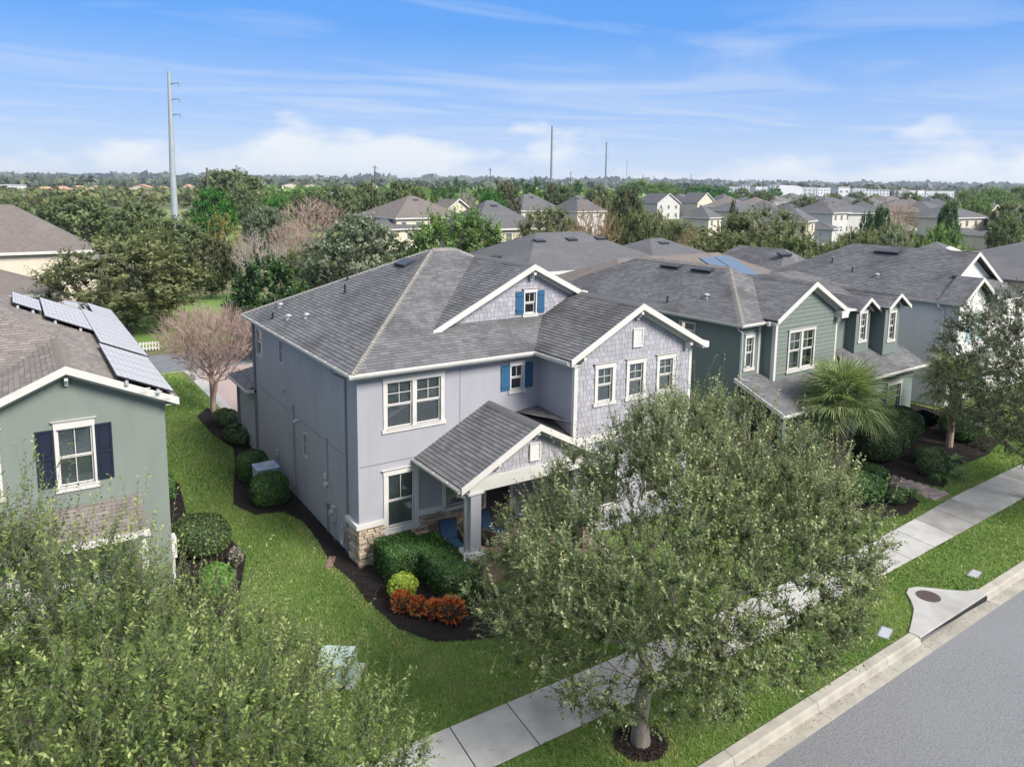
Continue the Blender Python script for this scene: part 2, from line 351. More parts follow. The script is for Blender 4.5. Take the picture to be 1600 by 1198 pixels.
def wallmb(mb, p0, u, L, z0, z1, ops=(), depth=0.14, m=0):
    """wall face seen from outside, u = left-to-right direction; openings (a,za,b,zb)"""
    p0 = V(p0[0], p0[1], 0); u = V(u[0], u[1], 0).normalized(); n = V(u.y, -u.x, 0)
    xs = sorted(set([0, L]+[a for o in ops for a in (o[0], o[2])])); zs = sorted(set([z0, z1]+[a for o in ops for a in (o[1], o[3])]))
    for i in range(len(xs)-1):
        for j in range(len(zs)-1):
            cx, cz = (xs[i]+xs[i+1])/2, (zs[j]+zs[j+1])/2
            if any(o[0] < cx < o[2] and o[1] < cz < o[3] for o in ops): continue
            mb.face([p0+u*xs[i]+V(0, 0, zs[j]), p0+u*xs[i+1]+V(0, 0, zs[j]), p0+u*xs[i+1]+V(0, 0, zs[j+1]), p0+u*xs[i]+V(0, 0, zs[j+1])], m)
    for a, za, b, zb in ops:
        q = [p0+u*a+V(0, 0, za), p0+u*b+V(0, 0, za), p0+u*b+V(0, 0, zb), p0+u*a+V(0, 0, zb)]
        for i in range(4): mb.face([q[i], q[i]-n*depth, q[(i+1) % 4]-n*depth, q[(i+1) % 4]], m)
def window(parent, p0, u, z0, w, h, units=1, cols=2, rows=2, low=False, tw=0.11, head=0.2, sill=0.13, ear=0.05, blind=True, curtain=None, trim=M_white, plain=False, label=None, mull=0.14, fr=0.045):
    """double-hung window in an opening; local x along, y inward, z up"""
    a = math.atan2(u[1], u[0]); mw = Matrix.Translation((p0[0], p0[1], z0)) @ Matrix.Rotation(a, 4, 'Z')
    b = MB()
    if not plain:
        b.box(-tw, -0.035, -0.002, 0, 0.0, h, 0); b.box(w, -0.035, -0.002, w+tw, 0.0, h, 0)
        b.box(-tw-0.01, -0.045, h, w+tw+0.01, 0.0, h+head*0.72, 0)
        # flared crown
        z1 = h+head*0.72; z2 = h+head
        b.add([(-tw-0.01, -0.045, z1), (w+tw+0.01, -0.045, z1), (w+tw+0.01, 0, z1), (-tw-0.01, 0, z1), (-tw-ear-.02, -0.09, z2), (w+tw+ear+.02, -0.09, z2), (w+tw+ear+.02, 0, z2), (-tw-ear-.02, 0, z2)], [(4, 5, 6, 7), (0, 1, 5, 4), (1, 2, 6, 5), (3, 0, 4, 7)])
        b.box(-tw-ear, -0.05, -sill, w+tw+ear, 0.0, -0.004, 0); b.box(-0.02, -0.07, -0.03, w+0.02, 0.04, 0.0, 0)
    else:
        b.box(-fr, -0.02, -fr, w+fr, 0.0, 0, 0); b.box(-fr, -0.02, h, w+fr, 0.0, h+fr, 0); b.box(-fr, -0.02, 0, 0, 0.0, h, 0); b.box(w, -0.02, 0, w+fr, 0.0, h, 0)
    win = b.build('window', trim, parent, mw=mw)
    if label: win['label'] = label
    uw = (w-mull*(units-1))/units; sb = MB(); gl = []; bl = MB()
    for k in range(units):
        x0 = k*(uw+mull); x1 = x0+uw; f = fr; mid = h*0.5
        if k: sb.box(x0-mull, -0.03, 0, x0, 0.08, h)
        for (za, zb, yy) in ((0, mid, 0.055), (mid, h, 0.03)):
            sb.box(x0, yy, za, x0+f, yy+.03, zb); sb.box(x1-f, yy, za, x1, yy+.03, zb); sb.box(x0+f, yy, za, x1-f, yy+.03, za+f); sb.box(x0+f, yy, zb-f, x1-f, yy+.03, zb)
            if (yy < .05 or low) and cols > 1:
                for c in range(1, cols): xx = x0+f+(uw-2*f)*c/cols; sb.box(xx-.010, yy+.005, za+f, xx+.010, yy+.02, zb-f)
            if (yy < .05 or low) and rows > 1:
                for c in range(1, rows): z_ = za+f+(zb-za-2*f)*c/rows; sb.box(x0+f, yy+.004, z_-.010, x1-f, yy+.021, z_+.010)
            g = MB(); j = [random.uniform(-.008, .008) for _ in range(2)]; g.face([(x0+f, yy+.015+j[0], za+f), (x1-f, yy+.015-j[0], za+f), (x1-f, yy+.015-j[0]+j[1], zb-f), (x0+f, yy+.015+j[0]+j[1], zb-f)]); gl.append(g)
        if blind:
            z_ = 0.03
            while z_ < h-.03:
                bl.face([(x0+.02, .118, z_+.016), (x1-.02, .118, z_+.016), (x1-.02, .140, z_-.027), (x0+.02, .140, z_-.027)], 0, 0.5); z_ += 0.05
        if curtain:
            n = 14
            for i in range(n):
                xa, xb = x0+.03+(uw*.62)*i/n, x0+.03+(uw*.62)*(i+1)/n
                bl.face([(xa, .13+.02*(i % 2), .03), (xb, .13+.02*((i+1) % 2), .03), (xb, .13+.02*((i+1) % 2), h-.03), (xa, .13+.02*(i % 2), h-.03)])
    sb.build('sash', trim, win)
    for g in gl: g.build('pane', glassmat(), win)
    if bl.f: bl.build('blind' if blind else 'curtain', curtain or M_blind, win)
    # near-black board, its colour standing in for the unlit room behind
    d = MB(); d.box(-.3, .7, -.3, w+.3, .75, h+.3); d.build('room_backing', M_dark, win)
    return win
def shutter(parent, p0, u, z0, w, h, mat, style='board'):
    a = math.atan2(u[1], u[0]); mw = Matrix.Translation((p0[0], p0[1], z0)) @ Matrix.Rotation(a, 4, 'Z'); b = MB()
    if style == 'board':
        for i in range(3): b.box(w*i/3+.004, -0.03, 0, w*(i+1)/3-.004, -0.004, h)
        b.box(.01, -.052, h*.14, w-.01, -.03, h*.14+.09); b.box(.01, -.052, h*.80, w-.01, -.03, h*.80+.09)
    else:
        b.box(0, -.045, 0, .05, -.004, h); b.box(w-.05, -.045, 0, w, -.004, h)
        for za, zb in ((0, .06), (h*.5-.04, h*.5+.04), (h-.06, h)): b.box(.05, -.045, za, w-.05, -.004, zb)
        for za, zb in ((.06, h*.5-.04), (h*.5+.04, h-.06)):
            b.box(.05, -.02, za, w-.05, -.006, zb)
            b.prism([(.09, -.02, za+.04), (w-.09, -.02, za+.04), (w-.09, -.02, zb-.04), (.09, -.02, zb-.04)], (0, -.015, 0))
    return b.build('shutter', mat, parent, mw=mw)
def gutter(parent, pts, out, mat=M_white, s=0.12):
    """K-style trough along a polyline; out = outward horizontal direction per segment"""
    b = MB()
    for (a, c), o in zip(zip(pts[:-1], pts[1:]), out):
        a = Vector(a); c = Vector(c); o = Vector((o[0], o[1], 0)).normalized(); t = (c-a).normalized()
        prof = [(0, 0), (s*.72, 0), (s, s*.55), (s, s), (s-.012, s), (s-.012, s*.58), (s*.68, .012), (.012, .012), (.012, s), (0, s)]
        P = [a+o*x+V(0, 0, y) for x, y in prof]; Q = [c+o*x+V(0, 0, y) for x, y in prof]; n = len(prof)
        b.add(P+Q, [(i, (i+1) % n, n+(i+1) % n, n+i) for i in range(n)]+[(0, 1, 2, 3, 4, 5, 6, 7, 8, 9), tuple(range(2*n-1, n-1, -1))])
        L = (c-a).length; k = 0.5
        while k < L:
            p = a+t*k; b.beam(p+o*.01+V(0, 0, s*.92), p+o*(s-.01)+V(0, 0, s*.92), .03, .01); k += .9
    return b.build('gutter', mat, parent)
def caps(parent, a, b, mat=M_cap, step=0.15, w=0.20, single=True, dn=0.085, name='ridge_cap'):
    """overlapping cap shingles along a hip or ridge"""
    a = Vector(a); b = Vector(b); d = b-a; L = d.length; d.normalize(); sd = d.cross(V(0, 0, 1)).normalized(); up = sd.cross(d)
    if up.z < 0: up = -up
    def cap(k):
        return [a+d*k-sd*w+up*(.020-dn), a+d*k+up*.050, a+d*k+sd*w+up*(.020-dn), a+d*(k+step*1.25)-sd*w*.94+up*(.004-dn), a+d*(k+step*1.25)+up*.026, a+d*(k+step*1.25)+sd*w*.94+up*(.004-dn)]
    fs = [(0, 1, 4, 3), (1, 2, 5, 4)]
    if single:
        m = MB(); c0 = [p-a for p in cap(0)]; c0b = [p+up*-.02 for p in c0[:3]]; m.add(c0+c0b, fs+[(0, 6, 7, 1), (1, 7, 8, 2)]); me = m.mesh(name, mat)
        k = 0
        while k < L-step: link(name, me, parent, loc=a+d*k); k += step
    else:
        m = MB(); k = 0
        while k < L-step: c = cap(k); m.add(c, fs, 0, random.random()); k += step
        o = m.build(name+'s', mat, parent); o['kind'] = 'stuff'
def bracket(parent, p, d=(0, -1), s=1.0, mat=M_white):
    """small corbel under a rake, p = wall point, d outward"""
    b = MB(); o = V(d[0], d[1], 0); sd = V(-o.y, o.x, 0); p = Vector(p); w = .055*s
    prof = [(0, .0), (.30*s, .0), (.30*s, -.09*s), (.18*s, -.11*s), (.16*s, -.2*s), (.08*s, -.22*s), (.07*s, -.3*s), (0, -.3*s)]
    b.prism([p+o*x+V(0, 0, z)-sd*w for x, z in prof], sd*(2*w)); return b.build('bracket', mat, parent)
def louvre(parent, p0, u, z0, w, h, mat=M_white):
    a = math.atan2(u[1], u[0]); mw = Matrix.Translation((p0[0], p0[1], z0)) @ Matrix.Rotation(a, 4, 'Z'); b = MB()
    for x0, z_, x1, z1 in ((0, 0, .05, h), (w-.05, 0, w, h), (.05, 0, w-.05, .05), (.05, h-.05, w-.05, h)): b.box(x0, -.06, z_, x1, 0, z1)
    n = int((h-.1)/.07)
    for i in range(n): z_ = .05+(h-.1)*i/n; b.add([(.05, -.05, z_), (w-.05, -.05, z_), (w-.05, -.01, z_+.065), (.05, -.01, z_+.065)], [(0, 1, 2, 3)])
    b.box(.05, -.008, .05, w-.05, -.002, h-.05)
    return b.build('gable_vent', mat, parent, mw=mw)
def rake(parent, pts, mat=M_white, hgt=0.2, th=0.045, name='rake_board', y=(0, 1, 0)):
    """board below a rake line in a vertical plane; pts top line"""
    b = MB(); yv = Vector(y)
    P = [Vector(p)-yv*.047 for p in pts]
    for a, c in zip(P[:-1], P[1:]):
        b.prism([a, c, c-V(0, 0, hgt), a-V(0, 0, hgt)], yv*th)
    return b.build(name, mat, parent)
def mushroom(parent, p, mat=None, s=1.0):
    b = MB(); x, y, z = p
    b.tube([(x, y, z-.1), (x, y, z+.10*s)], .05*s, 8); b.tube([(x, y, z+.10*s), (x, y, z+.15*s), (x, y, z+.20*s)], [.13*s, .13*s, .04*s], 10); b.box(x-.13*s, y-.13*s, z-.05, x+.13*s, y+.13*s, z+.012)
    return b.build('roof_vent', mat or M_galv, parent)
def stack(parent, p, h=.32):
    b = MB(); x, y, z = p; b.tube([(x, y, z-.1), (x, y, z+h)], .04, 8); b.tube([(x, y, z-.08), (x, y, z+.08)], [.10, .05], 8)
    return b.build('vent_pipe', M_black, parent)
def boxvent(parent, c, e1, e2, n, w=.9, d=.35, h=.12, mat=M_vent):
    """low off-ridge attic vent lying on a roof plane"""
    c = Vector(c); e1 = Vector(e1).normalized(); e2 = Vector(e2).normalized(); n = Vector(n).normalized(); b = MB()
    q = lambda a, y, z: c+e1*a+e2*y+n*z
    b.add([q(-w/2, -d/2, 0), q(w/2, -d/2, 0), q(w/2, d/2, 0), q(-w/2, d/2, 0), q(-w/2, -d/2, h), q(w/2, -d/2, h), q(w/2, d/2, h*.45), q(-w/2, d/2, h*.45)],
          [(4, 5, 6, 7), (0, 1, 5, 4), (1, 2, 6, 5), (2, 3, 7, 6), (3, 0, 4, 7)])
    b.add([q(-w/2-.05, -d/2-.04, .015), q(w/2+.05, -d/2-.04, .015), q(w/2+.05, d/2+.04, .015), q(-w/2-.05, d/2+.04, .015)], [(0, 1, 2, 3)])
    return b.build('attic_vent', mat, parent)

# ------------------------------------------------------------------ the lavender house in the middle
def ledge_stones(parent, x0, x1, z0, z1, mw, seed, holes=(), cw=(.15, .46), chh=(.055, .12)):
    """dry ledge stones on the local plane y=0, outward -y"""
    rg = random.Random(seed); z = z0
    while z < z1-.02:
        h = min(rg.uniform(*chh), z1-z); x = x0
        while x < x1-.02:
            w = min(rg.uniform(*cw), x1-x)
            if x1-x-w < .08: w = x1-x
            cx, cz = x+w/2, z+h/2
            if not any(a < cx < b and c < cz < d for a, c, b, d in holes):
                dp = rg.uniform(.045, .095); g = .006; b = MB()
                xa, xb, za, zb = x+g, x+w-g, z+g, z+h-g
                j = lambda: rg.uniform(-.008, .008)
                b.add([(xa, 0, za), (xb, 0, za), (xb, 0, zb), (xa, 0, zb), (xa+.012, -dp+j(), za+.008+j()*.5), (xb-.012, -dp+j(), za+.008), (xb-.012, -dp+j(), zb-.008), (xa+.012, -dp+j(), zb-.008+j()*.5)],
                      [(4, 5, 6, 7), (0, 1, 5, 4), (1, 2, 6, 5), (2, 3, 7, 6), (3, 0, 4, 7)])
                b.build('stone', M_stone, parent, mw=mw)
            x += w
        z += h
def rot(x, y, z, a=0.0): return Matrix.Translation((x, y, z)) @ Matrix.Rotation(a, 4, 'Z')
H1 = empty('lavender_house', label='lavender-grey two-storey house with bright blue shutters in the middle', cat='house')
E = .34; ZE = 6.35
b = MB()
wallmb(b, (0, 0), (1, 0), 6.77, 0, 6.2, [(.94, 4.36, 2.84, 5.84), (.94, 1.08, 1.86, 2.83), (5.58, 4.97, 6.08, 5.83), (3.02, 1.30, 4.15, 2.75), (4.6, .16, 5.6, 2.5)])
wallmb(b, (0, 11.8), (0, -1), 11.8, 0, 6.2, [(.40, 4.68, 1.25, 5.80), (3.7, 4.98, 4.1, 5.86), (6.43, 2.02, 6.78, 2.88)])
wallmb(b, (6.77, 0), (0, -1), 2.0, 0, 6.2)
wallmb(b, (6.77, -2), (1, 0), 5.43, 0, 6.2, [(.99, 4.71, 1.63, 5.88), (2.40, 4.71, 3.04, 5.88), (3.83, 4.71, 4.47, 5.88), (.8, .9, 2.0, 2.5), (3.4, .9, 4.6, 2.5)])
wallmb(b, (12.2, -2), (0, 1), 13.8, 0, 6.2)
wallmb(b, (12.2, 11.8), (-1, 0), 12.2, 0, 6.2)
wallmb(b, (0, 14.9), (0, -1), 3.1, 0, 2.98); wallmb(b, (12.2, 14.9), (-1, 0), 12.2, 0, 2.98); wallmb(b, (12.2, 11.8), (0, 1), 3.1, 0, 2.98)
b.face([(6.77, -2, 6.2), (12.2, -2, 6.2), (9.48, -2, 7.75)])
b.face([(3.2, 1.4, 6.7), (7.06, 1.4, 6.7), (7.06, 1.4, 8.85), (3.5, 1.4, 7.09), (3.2, 1.4, 6.95)]); b.face([(7.54, 1.4, 6.7), (11, 1.4, 6.7), (11, 1.4, 7.1), (7.54, 1.4, 8.84)])
b.face([(7.06, 1.4, 6.7), (7.54, 1.4, 6.7), (7.54, 1.4, 7.32), (7.06, 1.4, 7.32)]); b.face([(7.06, 1.4, 8.10), (7.54, 1.4, 8.10), (7.54, 1.4, 8.84), (7.29, 1.4, 8.97), (7.06, 1.4, 8.85)])
b.box(-.045, .0, 1.4, 0, .86, 6.16)                                     # shallow return at the corner
b.add([(0, 0.88, 3.27), (0, 11.8, 3.27)], []) 
w1 = b.build('wall', M_lav, H1)
jb = MB(); jb.box(-.006, .9, 3.255, .001, 14.9, 3.285); jb.box(.0, -.006, 3.255, 6.7, .001, 3.285); jb.box(3.55, -.006, 3.3, 3.575, .001, 6.15)
jb.build('control_joint', pmat('joint_lavender', (0.20, 0.195, 0.225), None, 3), H1)  # darker lavender strips along the stucco joints
# roof
FL, FR, BR, BL = V(-E, -E, ZE), V(12.55, -E, ZE), V(12.55, 12.15, ZE), V(-E, 12.15, ZE)
RA, RB = V(5.6, 5.9, 9.40), V(6.6, 5.9, 9.40)
rf = MB(); planes = []
def pl(poly, mat, e1=None): slab(rf, poly); planes.append((poly, mat, e1))
pl([BL, FL, RA], M_shing); pl([FL, FR, RB, RA], M_shing); pl([FR, BR, RB], M_shing); pl([BR, BL, RA, RB], M_shing)
DY = 1.1
pl([V(3.13, DY, 7.08), V(7.29, DY, 9.13), V(7.29, 5.38, 9.13)], M_shing, (0, 1, 0))
pl([V(9.6, DY, 7.99), V(9.6, 3.0, 7.99), V(7.29, 5.38, 9.13), V(7.29, DY, 9.13)], M_shing)
pl([V(6.35, -.2, 6.38), V(6.35, -2.35, 6.38), V(9.42, -2.35, 8.0), V(9.42, 3.03, 8.0)], M_shing)
pl([V(12.5, -2.35, 6.38), V(12.5, -.35, 6.38), V(9.42, 3.03, 8.0), V(9.42, -2.35, 8.0)], M_shing)
pl([V(1.9, .0, 3.25), V(1.9, -3.05, 3.25), V(4.68, -3.05, 4.72), V(4.68, .0, 4.72)], M_shing)
pl([V(7.46, -3.05, 3.25), V(7.46, -2.02, 3.25), V(6.76, -2.02, 3.62), V(6.76, 0, 3.62), V(4.68, 0, 4.72), V(4.68, -3.05, 4.72)], M_shing)
pl([V(5.75, 0, 4.17), V(6.76, -1.95, 3.70), V(6.76, 0, 4.17)], M_shing, (-.46, .89, 0))
pl([V(-.36, 15.2, 3.0), V(-.36, 11.78, 3.0), V(3.0, 11.82, 4.65)], M_shing)
pl([V(12.5, 15.2, 3.0), V(-.36, 15.2, 3.0), V(3.0, 11.82, 4.65), V(12.5, 11.82, 4.65)], M_shing)
roof1 = rf.build('roof', M_deck, H1)
st = []
for i, (p, m, e) in enumerate(planes): tiles(H1, roof1, p, 'shingle', m, seed=10+i, store=st, e1v=e)
flush_tiles(st)
caps(roof1, FL, RA, single=True); caps(roof1, RA, RB, single=True); caps(roof1, RB, RB+(FR-RB)*.25, single=True); caps(roof1, BL, RA, single=False)
caps(roof1, (7.29, DY, 9.13), (7.29, 5.38, 9.13), M_shing, single=True); caps(roof1, (9.42, -2.35, 8.0), (9.42, 1.35, 8.0), M_shing, single=True); caps(roof1, (4.68, -3.05, 4.72), (4.68, 0, 4.72), M_shing, single=True)
# boards, soffits, gutters
tb = MB()
for a, c in ((V(-E, 12.1, 0), V(-E, -E, 0)), (V(-E, -E, 0), V(6.35, -E, 0))):
    d = (c-a).normalized(); tb.beam(a+V(0, 0, 6.245)-V(0, 0, 0), c+V(0, 0, 6.245), .03, .17, m=0)
tb.box(-E+.02, -.0+.001, 6.155, -.001, 12.1, 6.18); tb.box(-E+.02, -E+.02, 6.156, 6.34, -.001, 6.181); tb.box(6.37, -2.3, 6.156, 6.765, -E-.01, 6.181)
tb.build('soffit', M_white, H1)
gutter(H1, [(-E-.012, 12.12, 6.225), (-E-.012, -E-.11, 6.225)], [(-1, 0)], s=.12)
gutter(H1, [(-E-.12, -E-.014, 6.2255), (6.34, -E-.014, 6.2255)], [(0, -1)], s=.12)
gutter(H1, [(6.34, -E-.02, 6.2265), (6.34, -2.32, 6.2265)], [(-1, 0)], s=.12)
gutter(H1, [(1.885, .0, 3.12), (1.885, -3.04, 3.12)], [(-1, 0)], s=.11)
gutter(H1, [(-.372, 15.2, 2.88), (-.372, 11.80, 2.88)], [(-1, 0)], s=.11)
gutter(H1, [(-.45, 15.21, 2.882), (4.0, 15.21, 2.882)], [(0, 1)], s=.11)
b = MB(); b.box(-.48, 11.70, 2.88, -.02, 11.775, 3.02); b.build('fascia_return', M_white, H1)
def gable_trim(parent, L, P, R, yf, yw, h=.21, drop=.24):
    """outer rake, inner frieze board and soffit between"""
    L, P, R = Vector(L), Vector(P), Vector(R)
    rake(parent, [L+V(0, 0, .035), P+V(0, 0, .035), R+V(0, 0, .035)], hgt=h, th=.045)
    b = MB()
    for a, c in ((L, P), (P, R)):
        a2, c2 = a-V(0, 0, .13), c-V(0, 0, .13)
        b.prism([a2+V(0, .046, 0), c2+V(0, .046, 0), c2+V(0, .046, -.02), a2+V(0, .046, -.02)], (0, yw-yf-.047, 0))
    b.build('rake_soffit', M_white, parent)
    k = (yw-.045)-L.y
    def inner(a, c, s):  # shorten by wall edge
        return a+V(0, k, -.15), c+V(0, k, -.15)
    dl = (P-L); dr = (R-P); f = .33/abs(dl.x)
    rake(parent, [L+dl*f+V(0, k, -.152), P+V(0, k, -.152), R-dr*(.33/abs(dr.x))+V(0, k, -.152)], hgt=.16, th=.035, name='frieze_board')
gable_trim(H1, (6.35, -2.35, 6.38), (9.42, -2.35, 8.0), (12.55, -2.35, 6.36), -2.35, -2.0)
gable_trim(H1, (3.13, DY, 7.06), (7.29, DY, 9.13), (9.62, DY, 7.96), DY, 1.4)
gable_trim(H1, (1.88, -3.05, 3.24), (4.68, -3.05, 4.72), (7.48, -3.05, 3.24), -3.05, -2.72)
b = MB(); b.box(12.40, -2.37, 6.18, 12.72, -2.0, 6.40); b.build('eave_end', M_white, H1)
b = MB(); b.box(9.5, DY-.0, 7.84, 9.78, DY+.3, 8.02); b.build('eave_end', M_white, H1)
b = MB()
b.box(6.755, -2.03, 3.6, 6.90, -1.985, 6.16); b.box(6.748, -1.99, 3.62, 6.769, -1.90, 6.15)
b.box(12.08, -2.03, 3.6, 12.215, -1.985, 6.16); b.box(6.75, -2.045, 3.33, 12.22, -2.0, 3.60)
b.build('corner_board', M_white, H1)
b = MB()
b.box(-.17, -.10, 1.28, .78, -.001, 1.43); b.box(-.17, -.0005, 1.281, -.001, .88, 1.431); b.build('stone_cap', M_white, H1)
b = MB(); b.box(2.01, -.10, 1.28, 2.88, -.001, 1.43); b.build('stone_cap', M_white, H1)

# shakes on three gables
st = []
tiles(H1, w1, [V(6.91, -2, 3.6), V(12.08, -2, 3.6), V(12.08, -2, 6.24), V(9.45, -2, 7.72), V(6.91, -2, 6.26)], 'shake', M_shk, ch=.18, w=.19, th=.016, gap=.012, jit=.4, seed=3, store=st,
      holes=[(.72, .99, 1.74, 2.5), (2.13, .99, 3.15, 2.5), (3.56, .99, 4.58, 2.5), (2.52, 2.86, 2.9, 3.48)])
tiles(H1, w1, [V(3.4, 1.4, 7.0), V(11, 1.4, 7.0), V(10.6, 1.4, 7.3), V(7.29, 1.4, 8.96), V(3.5, 1.4, 7.08)], 'shake', M_shk, ch=.17, w=.19, th=.016, gap=.012, jit=.4, seed=4, store=st, holes=[(3.4, .2, 4.6, 1.2)])
pg = MB(); pg.face([(2.3, -2.72, 3.3), (7.06, -2.72, 3.3), (4.68, -2.72, 4.56)]); pgw = pg.build('porch_gable', M_lav, H1)
tiles(H1, w1, [V(2.6, -2.72, 3.33), V(6.8, -2.72, 3.33), V(4.68, -2.72, 4.50)], 'shake', M_shk, ch=.17, w=.18, th=.016, gap=.012, jit=.35, seed=5, store=st, holes=[(1.9, .16, 2.3, .75)])
flush_tiles(st)
louvre(H1, (9.28, -2.015), (1, 0), 6.46, .46, .66); louvre(H1, (4.48, -2.735), (1, 0), 3.5, .42, .58)
for p in ((9.42, -2.04, 7.74), (6.95, -2.04, 6.42), (11.85, -2.04, 6.42)): bracket(H1, p)
bracket(H1, (7.29, 1.36, 8.86)); bracket(H1, (4.68, -2.76, 4.46), s=.8); bracket(H1, (3.25, -2.76, 3.72), s=.8); bracket(H1, (6.1, -2.76, 3.72), s=.8)
# windows
window(H1, (.94, 0), (1, 0), 4.36, 1.9, 1.48, units=2, tw=.13); 
window(H1, (.94, 0), (1, 0), 1.08, .92, 1.75, tw=.15, sill=.2, cols=2, rows=1)
window(H1, (5.58, 0), (1, 0), 4.97, .5, .86, tw=.05, head=.18, sill=.12, blind=False, rows=1)
for x in (5.16, 6.12): shutter(H1, (x, 0), (1, 0), 4.99, .37, .9, M_shut)
window(H1, (3.02, 0), (1, 0), 1.30, 1.13, 1.45, tw=.13, rows=1)
for x in (7.76, 9.17, 10.60): window(H1, (x, -2.016), (1, 0), 4.71, .64, 1.17, tw=.13)
for x in (7.57, 10.17): window(H1, (x, -2), (1, 0), .9, 1.2, 1.6, tw=.12, units=1)
window(H1, (7.06, 1.384), (1, 0), 7.32, .48, .78, tw=.05, head=.16, sill=.12, blind=False, rows=1)
for x in (6.66, 7.60): shutter(H1, (x, 1.384), (1, 0), 7.33, .34, .82, M_shut)
window(H1, (0, 11.4), (0, -1), 4.68, .85, 1.12, plain=True, blind=True, rows=1, cols=1)
window(H1, (0, 8.1), (0, -1), 4.98, .4, .88, plain=True, blind=False, rows=1, cols=1, fr=.035)
window(H1, (0, 5.37), (0, -1), 2.02, .35, .86, plain=True, blind=False, rows=1, cols=1, fr=.035)
b = MB(); b.box(4.5, -.03, .16, 4.6, 0, 2.6); b.box(5.6, -.03, .16, 5.7, 0, 2.6); b.box(4.5, -.03, 2.5, 5.7, 0, 2.62); dr = b.build('front_door', M_white, H1)
b = MB(); b.box(4.6, .06, .16, 5.6, .1, 2.5); b.build('door_leaf', M_black, dr)
# ledge stone
stones = empty('stone_veneer', (0, 0, 0)); stones.parent = H1
ledge_stones(stones, -.10, 4.5, 0.0, 1.28, rot(0, 0, 0), 5, holes=[(.78, .90, 2.0, 1.3), (2.9, 1.1, 4.3, 1.3)])
ledge_stones(stones, 0, .95, 0.0, 1.28, rot(-.005, .87, 0, -math.pi/2), 6)
# porch
b = MB(); b.box(2.0, -2.98, 0, 7.3, 0, .15); b.build('porch_floor', M_porch, H1)
b = MB(); b.box(2.28, -2.86, 2.95, 7.08, -2.60, 3.34); b.box(2.28, -2.6, 2.95, 2.5, -.001, 3.2); b.box(2.22, -2.9, 2.90, 2.76, -2.46, 2.96); b.build('porch_beam', M_white, H1)
b = MB(); b.face([(2.3, -2.6, 3.1), (7.0, -2.6, 3.1), (7.0, 0, 3.1), (2.3, 0, 3.1)]); b.build('porch_ceiling', M_white, H1)
for x in (2.32, 6.62):
    b = MB(); b.box(x, -2.86, .15, x+.36, -2.50, 2.95); c = b.build('porch_column', M_lav, H1)
    b = MB(); b.box(x-.13, -3.0, 1.0, x+.49, -2.38, 1.10); b.build('column_cap', M_white, c)
    b = MB(); b.box(x-.08, -2.94, 0.05, x+.44, -2.44, 1.0); cb_ = b.build('column_base', M_stone, c)
for x in (2.32,):
    cs = empty('stone_pier', (0, 0, 0)); cs.parent = H1
    ledge_stones(cs, 0, .56, .02, 1.0, rot(x-.10, -2.94, 0), 7); ledge_stones(cs, 0, .54, .02, 1.0, rot(x-.08, -2.42, 0, -math.pi/2), 8)
b = MB(); b.tube([(1.82, -2.95, 3.14), (1.83, -2.95, 3.02), (2.12, -2.80, 2.86), (2.17, -2.78, 2.7), (2.17, -2.78, 1.15), (2.05, -3.0, .98), (2.05, -3.04, .1), (2.0, -3.2, .04)], .045, 8); b.build('downspout', M_metal, H1)
b = MB(); b.box(-.09, .90, .1, -.012, .99, 5.95); b.tube([(-.42, 1.2, 6.2), (-.40, 1.15, 6.08), (-.06, .95, 5.92)], .035, 6); b.build('downspout', pmat('lavender_dark', (0.23, 0.225, 0.265), None), H1)
b = MB(); b.box(-.10, 11.70, 0.1, -.01, 11.80, 6.0); b.build('downspout', MATS['lavender_dark'], H1)
b = MB(); b.box(-.10, 14.78, 0.1, -.01, 14.88, 2.9); b.build('downspout', MATS['lavender_dark'], H1)
# roof furniture
nl = V(-.457, 0, .889); nl.normalize(); el = V(.889, 0, .457).normalized()
def onleft(x, y): return (x, y, 6.35+(x+E)*3.05/5.94)
boxvent(H1, V(*onleft(4.55, 6.15)), (0, -1, 0), el, nl, w=.95, d=.55, h=.13)
for x, y in ((2.95, 8.3), (2.3, 6.9)): stack(H1, onleft(x, y), .36)
stack(H1, onleft(.05, 9.05), .28)
for x, y in ((.66, 10.0), (.36, 7.95), (.72, 6.85)): mushroom(H1, onleft(x, y), s=.9)
# side-wall fittings
b = MB(); b.box(-.085, 6.44, .45, -.005, 6.54, 3.60); b.box(-.11, 6.42, 3.55, -.005, 6.56, 3.66); b.build('line_cover', M_lav, H1)
b = MB(); b.tube([(0, 5.95, 3.2), (-.14, 5.95, 3.2), (-.18, 5.95, 3.13)], .05, 8); b.build('dryer_vent', M_white, H1)
b = MB(); b.tube([(0, 7.55, 3.95), (-.09, 7.55, 3.95)], .05, 8); b.build('wall_vent', M_lav, H1)
b = MB(); b.box(-.055, 2.83, 2.0, -.005, 2.87, 3.42); b.build('conduit', M_lav, H1)
b = MB(); b.box(-.10, 2.86, 1.95, -.005, 3.04, 2.10); b.tube([(-.10, 2.98, 1.72), (0, 2.98, 1.72)], .09, 10); b.build('service_box', M_white, H1)
b = MB(); b.box(-.13, 2.10, .72, -.005, 2.32, 1.22); b.tube([(-.13, 2.21, 1.02), (-.22, 2.21, 1.02)], .085, 12); b.box(-.05, 2.18, 0, -.005, 2.24, .72); b.build('electric_meter', M_galv, H1)
b = MB(); b.box(-.10, 2.75, .95, -.005, 2.9, 1.1); b.tube([(-.05, 2.85, 0), (-.05, 2.85, 1.0), (-.05, 2.6, 1.05)], .022, 6); b.build('gas_meter', M_metal, H1)
b = MB(); b.box(-.09, 8.55, .95, -.005, 8.75, 1.22); b.tube([(-.03, 8.65, .95), (-.03, 8.6, .4)], .02, 6); b.build('disconnect_box', M_galv, H1)
b = MB()
